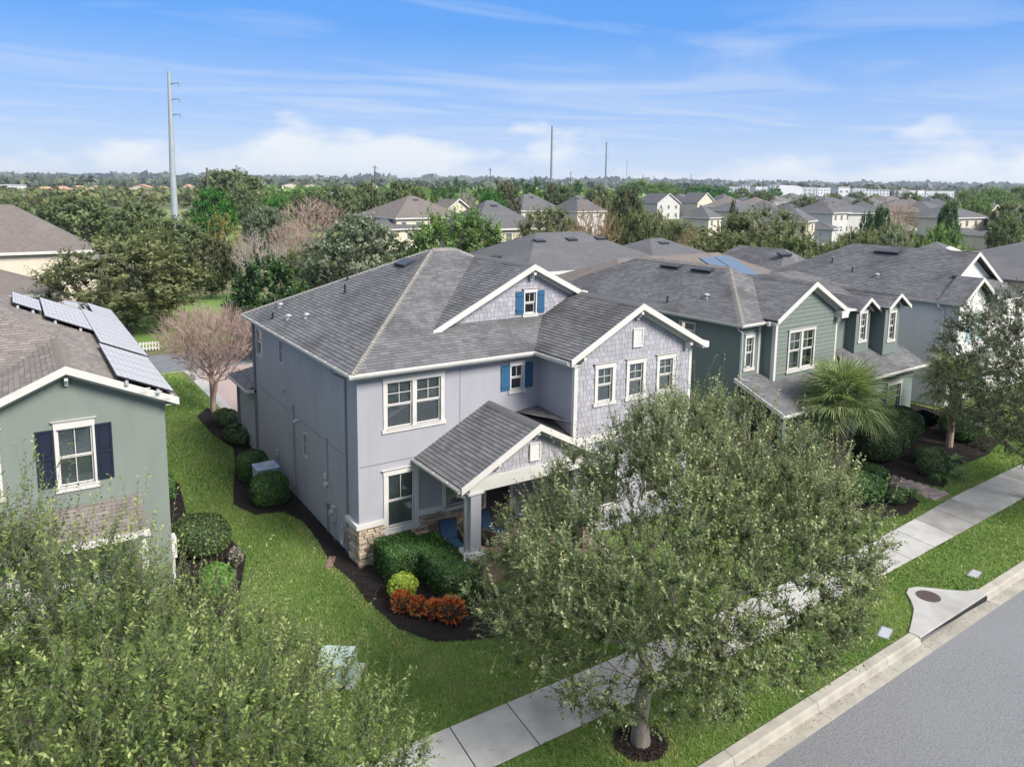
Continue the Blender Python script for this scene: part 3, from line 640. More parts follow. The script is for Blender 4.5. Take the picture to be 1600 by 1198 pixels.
for k in range(9): 
    r = .17+.006*k; b.tube([(-.10-.008*k, 1.22+math.cos(a*math.pi/9)*r*.75, .62+math.sin(a*math.pi/9)*r*1.5) for a in range(19)], .012, 5, cap=False)
b.box(-.11, 1.17, .5, -.005, 1.27, .76)
tag(b.build('garden_hose', pmat('hose_grey', (0.42, 0.44, 0.42), None, rough=.5)), 'coiled pale garden hose hanging at the stone corner of the lavender house', 'hose')

# ------------------------------------------------------------------ sage house with solar panels, left
H2 = empty('sage_house', (-5.2, 1.86, 0), label='sage green house with solar panels on its roof at the left edge', cat='house')
b = MB()
wallmb(b, (-9.5, 0), (1, 0), 9.5, 0, 5.66, [(6.76, 3.68, 7.62, 5.30), (4.6, 3.68, 5.4, 5.3), (5.6, .9, 7.4, 2.3)])
wallmb(b, (0, 0), (0, 1), 17.5, 0, 5.66); wallmb(b, (0, 17.5), (-1, 0), 12, 0, 5.66)
b.face([(-5.1, 0, 5.66), (0, 0, 5.66), (-2.43, 0, 6.80)])
wl = b.build('wall', M_sage, H2)
jb = MB(); jb.box(-5.0, -.006, 3.10, -.0, .001, 3.13); jb.build('control_joint', pmat('joint_sage', (0.19, 0.215, 0.2), None), H2)
rf = MB(); planes = []
R0, J = V(-2.43, -.36, 7.07), V(-2.43, 4.2, 7.07)
EX = .32; zr_ = 5.84
A2, B2_ = V(-6.27, 8.03, 8.80), V(-12, 8.03, 8.80)
pl([V(EX, -.36, zr_), V(EX, 17.6, zr_), V(-1.75, 15.5, 6.80), V(-2.6, 11.7, 7.15), A2, J, R0], M_shtan)
pl([V(-5.18, 3.0, zr_-.01), V(-5.18, -.36, zr_-.01), R0, J, V(-5.18, 1.45, zr_)], M_shtan)
pl([V(-12, 1.45, zr_), V(-5.18, 1.45, zr_), J, A2, B2_], M_shtan)
pl([V(-12, 14.6, zr_), B2_, A2, V(-2.6, 11.7, 7.15), V(-5.5, 14.6, zr_)], M_deck)
pl([V(EX, 17.6, zr_), V(-4, 17.6, zr_), V(-1.75, 15.5, 6.80)], M_deck); pl([V(-4, 17.6, zr_), V(-5.5, 14.6, zr_), V(-2.6, 11.7, 7.15), V(-1.75, 15.5, 6.80)], M_deck)
roof2 = rf.build('roof', M_deck, H2)
st = []
for i, (p, m, e) in enumerate(planes[:3]): tiles(H2, roof2, p, 'shingle', m if i != 1 else M_shtan, seed=40+i, store=st, e1v=e)
flush_tiles(st)
caps(roof2, J, A2, M_shtan); caps(roof2, R0, J, M_shtan); caps(roof2, (-2.6, 11.7, 7.15), A2, M_shtan, single=False); caps(roof2, (-2.6, 11.7, 7.15), (-1.75, 15.5, 6.8), M_shtan, single=False); caps(roof2, (EX, 17.6, zr_), (-1.75, 15.5, 6.8), M_shtan, single=False)
gable_trim(H2, (-5.18, -.36, zr_), (-2.43, -.36, 7.07), (EX+.02, -.36, zr_-.01), -.36, 0)
bracket(H2, (-2.43, -.04, 6.76), s=.85)
b = MB(); b.beam((EX, -.34, zr_-.09), (EX, 17.6, zr_-.09), .03, .16); b.box(.001, -.32, 5.66, EX-.02, 17.5, 5.68); b.build('soffit', M_white, H2)
window(H2, (-2.74, 0), (1, 0), 3.68, .86, 1.62, tw=.06, head=.24, sill=.16, low=True, rows=1)
for x in (-3.24, -1.82): shutter(H2, (x, 0), (1, 0), 3.72, .42, 1.60, M_navy, 'panel')
window(H2, (-3.9, 0), (1, 0), .9, 1.8, 1.4, tw=.12, units=2, rows=1)
window(H2, (-4.9, 0), (1, 0), 3.68, .8, 1.62, tw=.06, head=.24, low=True, rows=1)
# low lean-to roof band over the ground floor
rf = MB(); pp = [V(-4.2, -1.3, 2.5), V(-.75, -1.3, 2.5), V(-.75, -.002, 3.05), V(-4.2, -.002, 3.05)]
slab(rf, pp); lo = rf.build('porch_roof', M_deck, H2)
st = []; tiles(H2, lo, pp, 'shingle', M_shtan, seed=50, store=st); flush_tiles(st, 60)
b = MB(); b.box(-4.22, -1.36, 2.34, -.73, -1.31, 2.52); b.box(-.76, -1.3, 2.3, -.72, 0, 2.38); b.build('porch_fascia', M_white, H2)
for x in (-.95, -4.1):
    b = MB(); b.box(x, -1.22, 0, x+.16, -1.06, 2.4); b.build('porch_post', M_white, H2)
b = MB(); b.box(-.42, -.03, .0, .02, -.001, .16); b.box(.001, 0, .0, .03, .5, .15); b.build('base_trim', M_white, H2)
b = MB(); b.box(.01, .15, .8, .16, .5, 1.45); b.box(.02, .2, 0, .10, .42, .8); b.build('electric_meter', M_white, H2)
# solar panels: module frames, glass and racking on the right-hand slope
def rslope(x, y, h): return V(x, y, zr_+.452*(EX-x)+h)
mod = None
def module(x, y, w=1.6, d=.99):
    """one module with its upslope length w and width d along the eave; raised on racking"""
    b = MB(); e = V(-1, 0, .452).normalized(); n = V(.452, 0, 1).normalized(); o = rslope(x, y, 0)+n*.13
    q = lambda a, c, h: o+e*a+V(0, c, 0)+n*h
    b.prism([q(0, 0, 0), q(w, 0, 0), q(w, d, 0), q(0, d, 0)], n*.035)
    r = b.build('solar_panel', M_pvf, H2)
    c = MB(); f = .018; nc, nr = 6, 10
    c.face([q(f, f, .037), q(w-f, f, .037), q(w-f, d-f, .037), q(f, d-f, .037)]); c.build('panel_glass', M_pv, r)
    g = MB()
    for i in range(1, nc): yy = d*i/nc; g.face([q(f, yy-.003, .0395), q(w-f, yy-.003, .0395), q(w-f, yy+.003, .0395), q(f, yy+.003, .0395)])
    for i in range(1, nr): xx = w*i/nr; g.face([q(xx-.003, f, .0395), q(xx+.003, f, .0395), q(xx+.003, d-f, .0395), q(xx-.003, d-f, .0395)])
    g.build('cell_grid', M_pvf, r)
for k in range(5): module(.16, -.42+k*1.0)
for k in range(8): module(.24, 4.95+k*1.0)
for k in range(3): module(.24, 12.98+k*1.0, w=1.1)
for k in range(5): module(-1.22, 7.2+k*1.0+.05)
for k in range(3): module(-2.72, 8.2+k*1.0, w=.95)
b = MB(); e = V(-1, 0, .452).normalized(); n = V(.452, 0, 1).normalized()
for (x0, x1, ya, yb) in ((.1, -1.3, -.35, 4.4), (.2, -1.2, 5.0, 15.8), (-1.25, -2.6, 7.3, 12.1), (-2.75, -3.55, 8.3, 11.1)):
    for f in (.22, .78): x = x0+(x1-x0)*f; b.beam(rslope(x, ya-.1, .09), rslope(x, yb+.1, .09), .04, .04)
    y = ya-.08
    while y < yb:
        for f in (.22, .78): x = x0+(x1-x0)*f; p = rslope(x, y, 0); b.box(p.x-.04, y-.05, p.z-.02, p.x+.04, y+.05, p.z+.10)
        y += 1.2
b.build('panel_racking', M_galv, H2)
b = MB()
for k in range(3): p = rslope(-.2-.3*k+.25, -.62, .06); b.tube([p+V(-.1, 0, 0), p+V(-.05, -.03, .02), p+V(.05, 0, .01), p+V(.12, .02, 0)], .014, 5)
b.build('cable_clips', M_white, H2)
boxvent(H2, rslope(-1.45, 14.3, .0), (0, 1, 0), (-1, 0, .452), (.452, 0, 1), w=.9, d=.55, h=.14, mat=M_galv); stack(H2, tuple(rslope(-1.05, 12.9, 0)), .3); mushroom(H2, tuple(rslope(-.9, 15.2, 0)), M_vent, .8)

# ------------------------------------------------------------------ green house, right of the middle
T3 = math.radians(3)
H3 = empty('green_house', (16.83, -.44, 0), T3, label='dark green house with dormers and a palm in front, right of the lavender house', cat='house')
b = MB()
wallmb(b, (.35, .3), (1, 0), 12.0, 0, 6.25, [(.38, 4.3, .86, 5.62), (1.0, .16, 1.9, 2.45), (2.6, .5, 3.3, 2.4), (3.45, .5, 4.1, 2.4), (5.6, .16, 6.6, 2.45)])
wallmb(b, (.35, 14), (0, -1), 13.7, 0, 6.25, [(10.35, 5.2, 11.2, 5.9)])
wallmb(b, (12.35, .3), (0, 1), 13.7, 0, 6.25); wallmb(b, (12.35, 14), (-1, 0), 12, 0, 6.25)
wallmb(b, (1.9, -.3), (1, 0), 4.7, 3.4, 6.3, [(1.02, 4.05, 2.86, 5.72)]); wallmb(b, (1.9, .3), (0, -1), .6, 3.4, 6.3); wallmb(b, (6.6, -.3), (0, 1), .6, 3.4, 6.3)
b.face([(1.9, -.3, 6.3), (6.6, -.3, 6.3), (4.25, -.3, 7.62)])
# the two narrow dormers and the low front block to the right
wallmb(b, (8.45, -.2), (1, 0), 1.25, 4.1, 6.2, [(.38, 4.72, .86, 6.02)]); wallmb(b, (8.45, .5), (0, -1), .7, 4.1, 6.2); b.face([(8.45, -.2, 6.2), (9.70, -.2, 6.2), (9.075, -.2, 6.62)])
wallmb(b, (10.25, -.65), (1, 0), 1.35, 3.9, 6.28, [(.42, 4.62, .92, 5.95)]); wallmb(b, (10.25, .5), (0, -1), 1.15, 3.9, 6.28); wallmb(b, (11.6, -.65), (0, 1), 1.1, 3.9, 6.28); b.face([(10.25, -.65, 6.28), (11.6, -.65, 6.28), (10.925, -.65, 6.73)])
wallmb(b, (6.9, -1.2), (1, 0), 5.45, 0, 3.2, [(3.1, 1.2, 4.3, 2.5)]); wallmb(b, (12.35, -1.2), (0, 1), 1.5, 0, 3.2); wallmb(b, (6.9, .3), (0, -1), 1.5, 0, 3.2)
w3 = b.build('wall', M_grn, H3)
jb = MB(); jb.box(.344, .6, 3.24, .351, 14, 3.265); jb.build('control_joint', pmat('joint_green', (0.12, 0.15, 0.14), None), H3)
rf = MB(); planes = []
a3, b3 = V(3.35, 3.4, 8.22), V(3.35, 9.3, 8.22)
pl([V(0, 12.9, 6.33), V(0, 0, 6.33), a3, b3], M_shing)
pl([V(0, 0, 6.33), V(6.7, 0, 6.33), a3], M_shing)
pl([V(0, 12.9, 6.33), b3, V(6.7, 12.9, 6.33)], M_shing); pl([V(6.7, 0, 6.33), V(6.7, 12.9, 6.33), b3, a3], M_shing)
g1 = V(4.25, -.62, 7.86); g1b = V(4.25, 2.9, 7.86)
pl([V(1.55, 2.6, 6.42), V(1.55, -.62, 6.42), g1, g1b], M_shing); pl([V(6.95, -.62, 6.42), V(6.95, 4, 6.42), V(4.25, 4, 7.86), g1], M_shing)
# wide wing to the right, ridge running back behind the last dormer
g3 = V(10.925, -1.0, 6.93); 
pl([V(7.0, .05, 6.33), V(12.65, .05, 6.33), V(10.4, 4.5, 7.55), V(7.0, 4.5, 7.55)], M_shing)
pl([V(9.9, 1.8, 6.30), V(9.9, -1.0, 6.30), g3, V(10.925, 2.2, 6.93)], M_shing); pl([V(11.95, -1.0, 6.30), V(11.95, 1.8, 6.30), V(10.925, 2.2, 6.93), g3], M_shing)
g2 = V(9.075, -.52, 6.80)
pl([V(8.12, 1.0, 6.20), V(8.12, -.52, 6.20), g2, V(9.075, 2.0, 6.80)], M_shing); pl([V(10.03, -.52, 6.20), V(10.03, 1.0, 6.20), V(9.075, 2.0, 6.80), g2], M_shing)
pl([V(0.05, -2.15, 2.95), V(7.4, -2.15, 2.95), V(7.4, .29, 3.95), V(0.05, .29, 3.95)], M_shtan)
pl([V(7.2, -1.6, 3.35), V(12.75, -1.6, 3.35), V(12.75, .9, 4.62), V(7.2, .9, 4.62)], M_shtan)
roof3 = rf.build('roof', M_deck, H3)
st = []
for i, (p, m, e) in enumerate(planes): tiles(H3, roof3, p, 'shingle', m, seed=70+i, store=st, e1v=e)
flush_tiles(st)
caps(roof3, (0, 0, 6.33), a3); caps(roof3, a3, b3, single=False); caps(roof3, g1, g1b, M_shing, single=False); caps(roof3, g3, (10.925, 2.2, 6.93), M_shing, single=False)
for a_, c_ in (((2.0, -1.2), 0),): pass
gutter(H3, [(-.01, 12.9, 6.2), (-.01, -.1, 6.2)], [(-1, 0)]); gutter(H3, [(-.12, -.012, 6.2005), (2.6, -.012, 6.2005)], [(0, -1)]); gutter(H3, [(7.2, -1.62, 3.22), (12.9, -1.62, 3.22)], [(0, -1)]); gutter(H3, [(-.02, -2.16, 2.82), (7.3, -2.16, 2.82)], [(0, -1)])
b = MB(); b.box(.02, .02, 6.16, .34, 12.8, 6.185); b.box(.02, .02, 6.161, 2.0, .29, 6.186); b.prism([(.02, -2.2, 2.80), (.02, -2.2, 2.98), (.02, .29, 3.98), (.02, .29, 3.80)], (.04, 0, 0)); b.box(7.2, -1.6, 3.14, 12.85, -1.19, 3.2); b.build('soffit', M_white, H3)
def gable3(L, P, R, yf, yw): gable_trim(H3, L, P, R, yf, yw)
gable3((1.52, -.62, 6.42), (4.25, -.62, 7.88), (6.98, -.62, 6.42), -.62, -.3)
for L_, P_, R_, yf, yw in (((8.1, -.52, 6.2), (9.075, -.52, 6.82), (10.05, -.52, 6.2), -.52, -.2), ((9.88, -1.0, 6.3), (10.925, -1.0, 6.95), (11.97, -1.0, 6.3), -1.0, -.65)):
    rake(H3, [V(*L_), V(*P_), V(*R_)], hgt=.16); rake(H3, [V(*L_)+V(.22, yw-yf-.04, -.05), V(*P_)+V(0, yw-yf-.04, -.18), V(*R_)+V(-.22, yw-yf-.04, -.05)], hgt=.12, name='frieze_board')
b = MB(); b.box(6.35, -.68, 6.10, 6.9, -.2, 6.36); b.box(6.4, -.66, 6.36, 7.6, -.1, 6.42); b.box(1.4, -.2, 6.16, 2.7, -.31, 6.34); b.build('eave_return', M_white, H3)
b = MB()
b.box(1.88, -.33, 3.5, 2.03, -.301, 6.3); b.box(1.87, -.3, 3.5, 1.899, -.16, 6.3); b.box(6.5, -.33, 3.5, 6.62, -.301, 6.3); b.box(1.55, .27, 3.6, 1.68, .299, 6.2); b.build('corner_board', M_white, H3)
# lap siding board by board on the big gable
z = 3.95; k = 0
while z < 7.5:
    xl, xr = 2.03, 6.5
    if z > 6.3: f = (z-6.3)/1.32; xl, xr = 1.95+2.3*f+.04, 6.55-2.3*f-.04
    for (s0, s1) in ([(xl, xr)] if not (3.87 < z < 5.95) else [(xl, 2.78), (4.9, xr)]):
        if s1-s0 > .1:
            m = MB(); m.add([(s0, -.3, z), (s1, -.3, z), (s1, -.3, z+.19), (s0, -.3, z+.19), (s0, -.333, z), (s1, -.333, z), (s1, -.306, z+.19), (s0, -.306, z+.19)], [(4, 5, 6, 7), (0, 1, 5, 4), (1, 2, 6, 5), (3, 0, 4, 7)]); m.build('siding_board', M_lap, w3)
    z += .185
M_curt = pmat('pale_curtain', (0.42, 0.55, 0.50), (0.36, 0.48, 0.44), 4, rough=.8)
window(H3, (2.92, -.325), (1, 0), 4.05, 1.84, 1.67, units=2, tw=.09, head=.15, sill=.14, blind=False, curtain=M_curt)
window(H3, (.73, .3), (1, 0), 4.3, .48, 1.32, tw=.09, head=.18)
window(H3, (8.83, -.2), (1, 0), 4.72, .48, 1.30, tw=.10, head=.16, blind=False, low=True)
window(H3, (10.67, -.65), (1, 0), 4.62, .50, 1.33, tw=.10, head=.16, blind=False, low=True)
window(H3, (.35, 3.65), (0, -1), 5.2, .85, .7, plain=True, rows=1, cols=1, blind=False)
window(H3, (10.0, -1.2), (1, 0), 1.2, 1.2, 1.3, tw=.09, head=.16, rows=2)
window(H3, (2.95, .3), (1, 0), .5, .7, 1.9, plain=True, rows=1, cols=1, blind=False); window(H3, (3.8, .3), (1, 0), .5, .65, 1.9, plain=True, rows=1, cols=1, blind=False)
b = MB(); b.box(1.25, .27, .16, 1.35, .3, 2.5); b.box(2.25, .27, .16, 2.33, .3, 2.5); b.box(5.85, .27, .16, 5.95, .3, 2.5); b.box(6.95, .27, .16, 7.02, .3, 2.5); b.build('door_frame', M_white, H3)
for xa, xb in ((1.35, 2.25), (5.95, 6.95)): b = MB(); b.box(xa, .4, .16, xb, .44, 2.45); b.build('door_leaf', M_black, H3)
for x in (.35, 3.0, 5.2, 7.0):
    b = MB(); b.box(x, -1.95, .12, x+.22, -1.73, 2.85); b.box(x-.05, -2.0, 2.72, x+.27, -1.68, 2.82); b.build('porch_column', M_grn, H3)
b = MB(); b.box(.3, -2.0, 0, 7.3, .3, .13); b.build('porch_floor', M_porch, H3)
b = MB(); b.tube([(.1, .35, 6.22), (.16, .3, 6.05), (.31, .2, 5.9), (.31, .2, 3.95), (.5, -.1, 3.85)], .045, 8); b.build('downspout', M_galv, H3)
nl3 = V(-.491, 0, .871); el3 = V(.871, 0, .491)
def on3(x, y): return (x, y, 6.33+x*1.89/3.35)
for y in (4.6, 6.6): boxvent(H3, V(*on3(2.95, y)), (0, -1, 0), el3, nl3, w=1.15, d=.38, h=.16)
mushroom(H3, on3(1.2, 2.9)); stack(H3, on3(.5, 4.6)); 

# ------------------------------------------------------------------ grey house beyond, with its white street gables
H4 = empty('grey_house', (34.1, -.4, 0), T3, label='pale grey house with white gables partly behind the right-hand tree', cat='house')
b = MB()
wallmb(b, (.25, 13), (0, -1), 12.6, 0, 5.8); wallmb(b, (.25, .4), (1, 0), 11, 0, 5.8); wallmb(b, (11.2, .4), (0, 1), 12.6, 0, 5.8)
wallmb(b, (.25, 13), (1, 0), 11, 0, 5.8)
w4 = b.build('wall', M_gry, H4)
b = MB()
wallmb(b, (.3, 0.0), (1, 0), 3.5, 3.0, 5.8, [(1.55, 3.6, 2.2, 5.2)]); b.face([(.3, 0, 5.8), (3.8, 0, 5.8), (2.05, 0, 7.0)]); b.face([(1.8, 1.35, 6.6), (7.4, 1.35, 6.2), (7.4, 1.35, 6.6), (4.5, 1.35, 8.2)])
wallmb(b, (3.8, 0), (0, 1), 1.6, 3.0, 6.2); wallmb(b, (.3, .4), (0, -1), .4, 3.0, 5.8); b.box(3.8, -.3, 2.9, 8, 1.6, 3.1); b.build('front_wall', M_wlap, H4)
rf = MB(); planes = []
pl([V(0, 13.2, 5.9), V(0, 1.0, 5.9), V(4.5, 1.0, 8.40), V(4.5, 8.6, 8.40)], M_shing); pl([V(11.5, 1.0, 4.8), V(11.5, 13.2, 4.8), V(4.5, 8.6, 8.40), V(4.5, 1.0, 8.40)], M_shing)
pl([V(0, 13.2, 5.9), V(4.5, 8.6, 8.4), V(11.5, 13.2, 4.8)], M_shing)
pl([V(-.1, 1.02, 5.9), V(-.1, -.35, 5.9), V(2.05, -.35, 7.2), V(2.05, 1.02, 7.2)], M_shing); pl([V(4.2, -.35, 5.9), V(4.2, 1.3, 5.9), V(2.05, 1.3, 7.2), V(2.05, -.35, 7.2)], M_shing)
pl([V(4.0, -.5, 5.85), V(7.8, -.5, 5.85), V(7.2, 1.34, 6.75), V(3.2, 1.34, 6.75)], M_shing)
pl([V(1.0, 20, 5.6), V(1.0, 12, 5.6), V(5, 14, 7.6), V(5, 18, 7.6)], M_shing); pl([V(1.0, 12, 5.6), V(9, 12, 5.6), V(5, 14, 7.6)], M_shing)
roof4 = rf.build('roof', M_deck, H4)
st = []
for i, (p, m, e) in enumerate(planes): tiles(H4, roof4, p, 'shingle', m, ch=.15, w=.33, seed=90+i, store=st, e1v=e)
flush_tiles(st, 150)
rake(H4, [V(1.9, .98, 6.93), V(4.5, .98, 8.43), V(7.9, .98, 6.50)], hgt=.22); rake(H4, [V(-.12, -.37, 5.9), V(2.05, -.37, 7.23), V(4.25, -.37, 5.9)], hgt=.2)
gutter(H4, [(-.01, 13.2, 5.78), (-.01, -.3, 5.78)], [(-1, 0)]); gutter(H4, [(4.1, -.52, 5.72), (7.7, -.52, 5.72)], [(0, -1)])
b = MB(); b.box(.2, .25, .1, .33, .399, 5.8); b.box(.05, -.34, 5.74, .3, .4, 5.76); b.build('corner_board', M_white, H4)
for xa, xb in ((3.7, 3.85), (.28, .42)): b = MB(); b.box(xa, -.03, 3, xb, -.001, 5.8); b.build('corner_board', M_white, H4)
for x in (5.1, 7.2):
    b = MB(); b.box(x, -.35, 3.1, x+.2, -.15, 5.75); b.build('balcony_post', M_white, H4)
b = MB(); b.box(3.85, -.3, 3.95, 7.8, -.24, 4.02); b.box(3.85, -.3, 3.2, 7.8, -.24, 3.26)
for k in range(26): b.box(3.9+k*.15, -.285, 3.26, 3.93+k*.15, -.255, 3.95)
b.build('balcony_railing', M_white, H4)
window(H4, (1.85, 0), (1, 0), 3.6, .65, 1.6, tw=.06, head=.16, rows=1, cols=1, blind=False)
for x in (1.36, 2.58): shutter(H4, (x, 0), (1, 0), 3.65, .4, 1.6, M_lblue)
b = MB(); b.tube([(-.05, 1.0, 5.8), (-.03, .9, 5.6), (.16, .75, 5.45), (.16, .75, .2), (.0, .6, .05)], .07, 8); b.build('downspout', M_white, H4)
b = MB(); b.box(.10, 7.0, 1.6, .249, 7.5, 2.3); b.box(.21, 7.2, 2.3, .249, 7.26, 4.6); b.build('service_box', M_gry, H4)
nl4 = V(-.485, 0, .873); el4 = V(.873, 0, .485)
def on4(x, y): return (x, y, 5.9+x*2.5/4.5)
boxvent(H4, V(*on4(3.9, 6.0)), (0, -1, 0), el4, nl4, w=1.5, d=.5, h=.18); boxvent(H4, V(4.3, 13.65, 7.3), (1, 0, 0), (0, 1, .6), (0, -.6, 1), w=1.3, d=.45, h=.15)
stack(H4, on4(2.4, 8.8)); stack(H4, on4(1.7, 7.0)); mushroom(H4, on4(1.5, 5.3), s=1.1)

# ------------------------------------------------------------------ ground, street, pavement
def interp(x, pts):
    if x <= pts[0][0]: return pts[0][1]
    for (a, b), (c, d) in zip(pts[:-1], pts[1:]):
        if x <= c: return b+(d-b)*(x-a)/(c-a)
    return pts[-1][1]+(x-pts[-1][0])*.03
WUP = [(-30, -7.8), (6, -7.82), (10, -7.74), (14, -7.62), (18, -7.32), (22, -6.92), (28, -6.62), (45, -6.1)]
WLO = [(-30, -9.32), (6, -9.32), (10, -9.2), (14, -9.0), (18, -8.78), (24, -8.45), (28, -8.2), (45, -7.6)]
kb = lambda x: -11.60+.043*(x-2)          # back edge of the kerb
def sheet(name, pts, z, mat, parent=None, kind='structure'):
    m = MB(); m.face([(p[0], p[1], z) for p in pts]); o = m.build(name, mat, parent)
    if parent is None: o['kind'] = kind
    return o
M_gnd = pmat('field_ground', (0.085, 0.105, 0.040), (0.14, 0.135, 0.065), .02, rough=1, detail=8, blot=(.006, .45, .65, (0.06, 0.085, 0.035), .8))
M_lawn = pmat('lawn_soil', (0.085, 0.150, 0.028), (0.14, 0.19, 0.045), 1.2, rough=1, bump=.8, bscale=90, detail=8, bdist=.03, blot=(.5, .52, .78, (0.14, 0.125, 0.06), .55))
BIG = 9000
g = MB()
g.face([(-BIG, kb(-60), -.03), (-60, kb(-60), -.03), (60, kb(60), -.03), (BIG, kb(60), -.03), (BIG, BIG, -.03), (-BIG, BIG, -.03)])
g.face([(-BIG, -BIG, -.03), (BIG, -BIG, -.03), (BIG, -20.9, -.03), (60, -20.9, -.03), (-60, -21.2, -.03), (-BIG, -21.2, -.03)])
g.build('ground', M_gnd)['kind'] = 'structure'
sheet('lawn', [(-60, kb(-60)+.01), (60, kb(60)+.01), (60, 29.0), (-60, 30.5)], 0.0, M_lawn)
sheet('road', [(-BIG, -21.3), (BIG, -21.3), (BIG, kb(60)), (60, kb(60)-.01), (-60, kb(-60)-.01), (-BIG, kb(-60))], -.16, M_asph)
sw = empty('sidewalk'); sw['kind'] = 'structure'
sheet('joint_bed', [(x, interp(x, WLO)-.0) for x in (-30, 6, 10, 14, 18, 24, 28, 45)]+[(x, interp(x, WUP)) for x in (45, 28, 22, 18, 14, 10, 6, -30)], .006, M_mulch, sw)
x = -30.0
while x < 44:
    x2 = x+1.52; m = MB(); t = .012
    sk = -.13
    m.prism([(x+t+sk, interp(x+sk, WLO), .008), (x2-t+sk, interp(x2+sk, WLO), .008), (x2-t, interp(x2, WUP), .008), (x+t, interp(x, WUP), .008)], (0, 0, .03))
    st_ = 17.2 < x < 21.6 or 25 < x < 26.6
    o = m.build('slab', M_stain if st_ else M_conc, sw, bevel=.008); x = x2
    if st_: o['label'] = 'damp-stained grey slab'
ke = empty('kerb'); ke['kind'] = 'structure'
x = -30.0
def kseg(x0, x1):
    m = MB(); 
    prof = [(0, -.2), (0, .03), (-.02, .045), (-.24, .035), (-.285, .0), (-.31, -.125), (-.33, -.14), (-.66, -.135), (-.66, -.2)]
    P = [V(x0+.006, kb(x0)+a, z) for a, z in prof]; Q = [V(x1-.006, kb(x1)+a, z) for a, z in prof]; n = len(prof)
    m.add(P+Q, [(i, (i+1) % n, n+(i+1) % n, n+i) for i in range(n)]+[tuple(range(n)), tuple(range(2*n-1, n-1, -1))]); return m.build('kerb_stone', M_kerb, ke)
while x < 50:
    nx = min(x+3.05, 11.35) if x < 11.35 else max(x+3.05, 15.2)
    if not (x >= 11.34 and x < 15.19): kseg(x, nx)
    else:
        m = MB()                                    # gutter pan dips under the inlet throat
        m.prism([(11.36, kb(11.36)-.28, -.22), (15.19, kb(15.19)-.28, -.22), (15.19, kb(15.19)-.66, -.22), (11.36, kb(11.36)-.66, -.22)], (0, 0, .08)); m.build('kerb_stone', M_kerb, ke)
        nx = 15.2
    x = nx
# storm inlet: bell-shaped concrete top with a round cover
ap = [(11.30, kb(11.3)-.30), (15.25, kb(15.25)-.30), (15.25, kb(15.25)+.02), (14.9, -10.92), (14.45, -10.55), (14.1, -10.2), (13.85, -9.98), (13.55, -9.90), (13.25, -10.0), (12.95, -10.3), (12.55, -10.62), (12.0, -10.88), (11.5, -11.1), (11.30, kb(11.3)+.02)]
inl = empty('storm_inlet', (13.3, -10.6, 0), label='bell-shaped concrete storm inlet with a round iron cover in the grass verge', cat='storm drain')
m = MB(); m.prism([(a-13.3, b+10.6, -.0) for a, b in ap], (0, 0, .06)); m.build('inlet_top', M_conc, inl, bevel=.015)
m = MB(); m.box(-1.95, kb(13.3)+10.6-.25, -.2, 1.9, kb(13.3)+10.6-.22, 0); m.build('throat_shade', M_black, inl)  # black plate painted as the shade inside the drain opening
m = MB(); m.tube([(.28, .12, .05), (.28, .12, .072)], .33, 28); 
for i in range(-3, 4):
    for j in range(-3, 4):
        if i*i+j*j < 12: m.box(.28+i*.075-.02, .12+j*.075-.02, .07, .28+i*.075+.02, .12+j*.075+.02, .078)
m.build('cover', pmat('cast_iron', (0.09, 0.065, 0.055), (0.06, 0.05, 0.045), 20, rough=.7, bump=.3), inl)
for i, (x, y, a, l) in enumerate(((10.75, -10.84, .35, 'pale rectangular valve-box lid in the verge left of the storm inlet'), (16.27, -10.48, .2, 'pale rectangular valve-box lid in the verge beyond the storm inlet'))):
    r = empty('valve_box', (x, y, 0), a, label=l, cat='valve box'); m = MB(); m.box(-.28, -.13, -.05, .28, .13, .03); m.build('lid', M_galv, r, bevel=.01)
    m = MB(); m.box(-.31, -.16, -.05, .31, -.13, .022); m.box(-.31, .13, -.05, .31, .16, .022); m.box(-.31, -.13, -.05, -.28, .13, .022); m.box(.28, -.13, -.05, .31, .13, .022); m.build('rim', M_metal, r)
# rear lane, drive, paths
sheet('rear_lane', [(-80, 30.9), (3, 29.6), (60, 27.2), (60, 33.0), (3, 35.2), (-80, 37.0)], .012, pmat('lane_asphalt', (0.17, 0.18, 0.195), (0.135, 0.142, 0.155), 1.5, rough=.95, bump=.3, bscale=100))
sheet('lane_kerb', [(-80, 30.6), (3, 29.3), (60, 26.9), (60, 27.2), (3, 29.6), (-80, 30.9)], .02, M_kerb)
dw = sheet('driveway', [(.6, 14.9), (12, 14.9), (12, 29.0), (.9, 29.6)], .015, M_paver)
sheet('driveway_edge', [(.3, 14.9), (.62, 14.9), (.92, 29.6), (.1, 29.6)], .017, M_conc)
sheet('far_lane', [(-60, 104), (12, 112), (12, 120), (-60, 112)], -.015, M_conc)
sheet('mown_field', [(-200, 121), (60, 145), (90, 330), (-260, 330)], -.02, pmat('field_grass', (0.13, 0.19, 0.05), (0.19, 0.22, 0.08), .05, rough=1, detail=8))
pth = empty('paver_path'); pth['kind'] = 'structure'
rg = random.Random(5)
pa, pb = V(21.55, -6.72, 0), V(21.35, -2.3, 0); d = (pb-pa).normalized(); sd = V(d.y, -d.x, 0); bm = None
for r in range(26):
    for c in range(5):
        a = pa+d*(r*.165)+sd*((c-2.5)*.24+(.12 if r % 2 else 0)); m = MB(); m.prism([a+V(0, 0, .01), a+sd*.23+V(0, 0, .01), a+sd*.23+d*.155+V(0, 0, .01), a+d*.155+V(0, 0, .01)], (0, 0, .03+rg.uniform(0, .006)))
        m.build('brick', M_paver, pth)
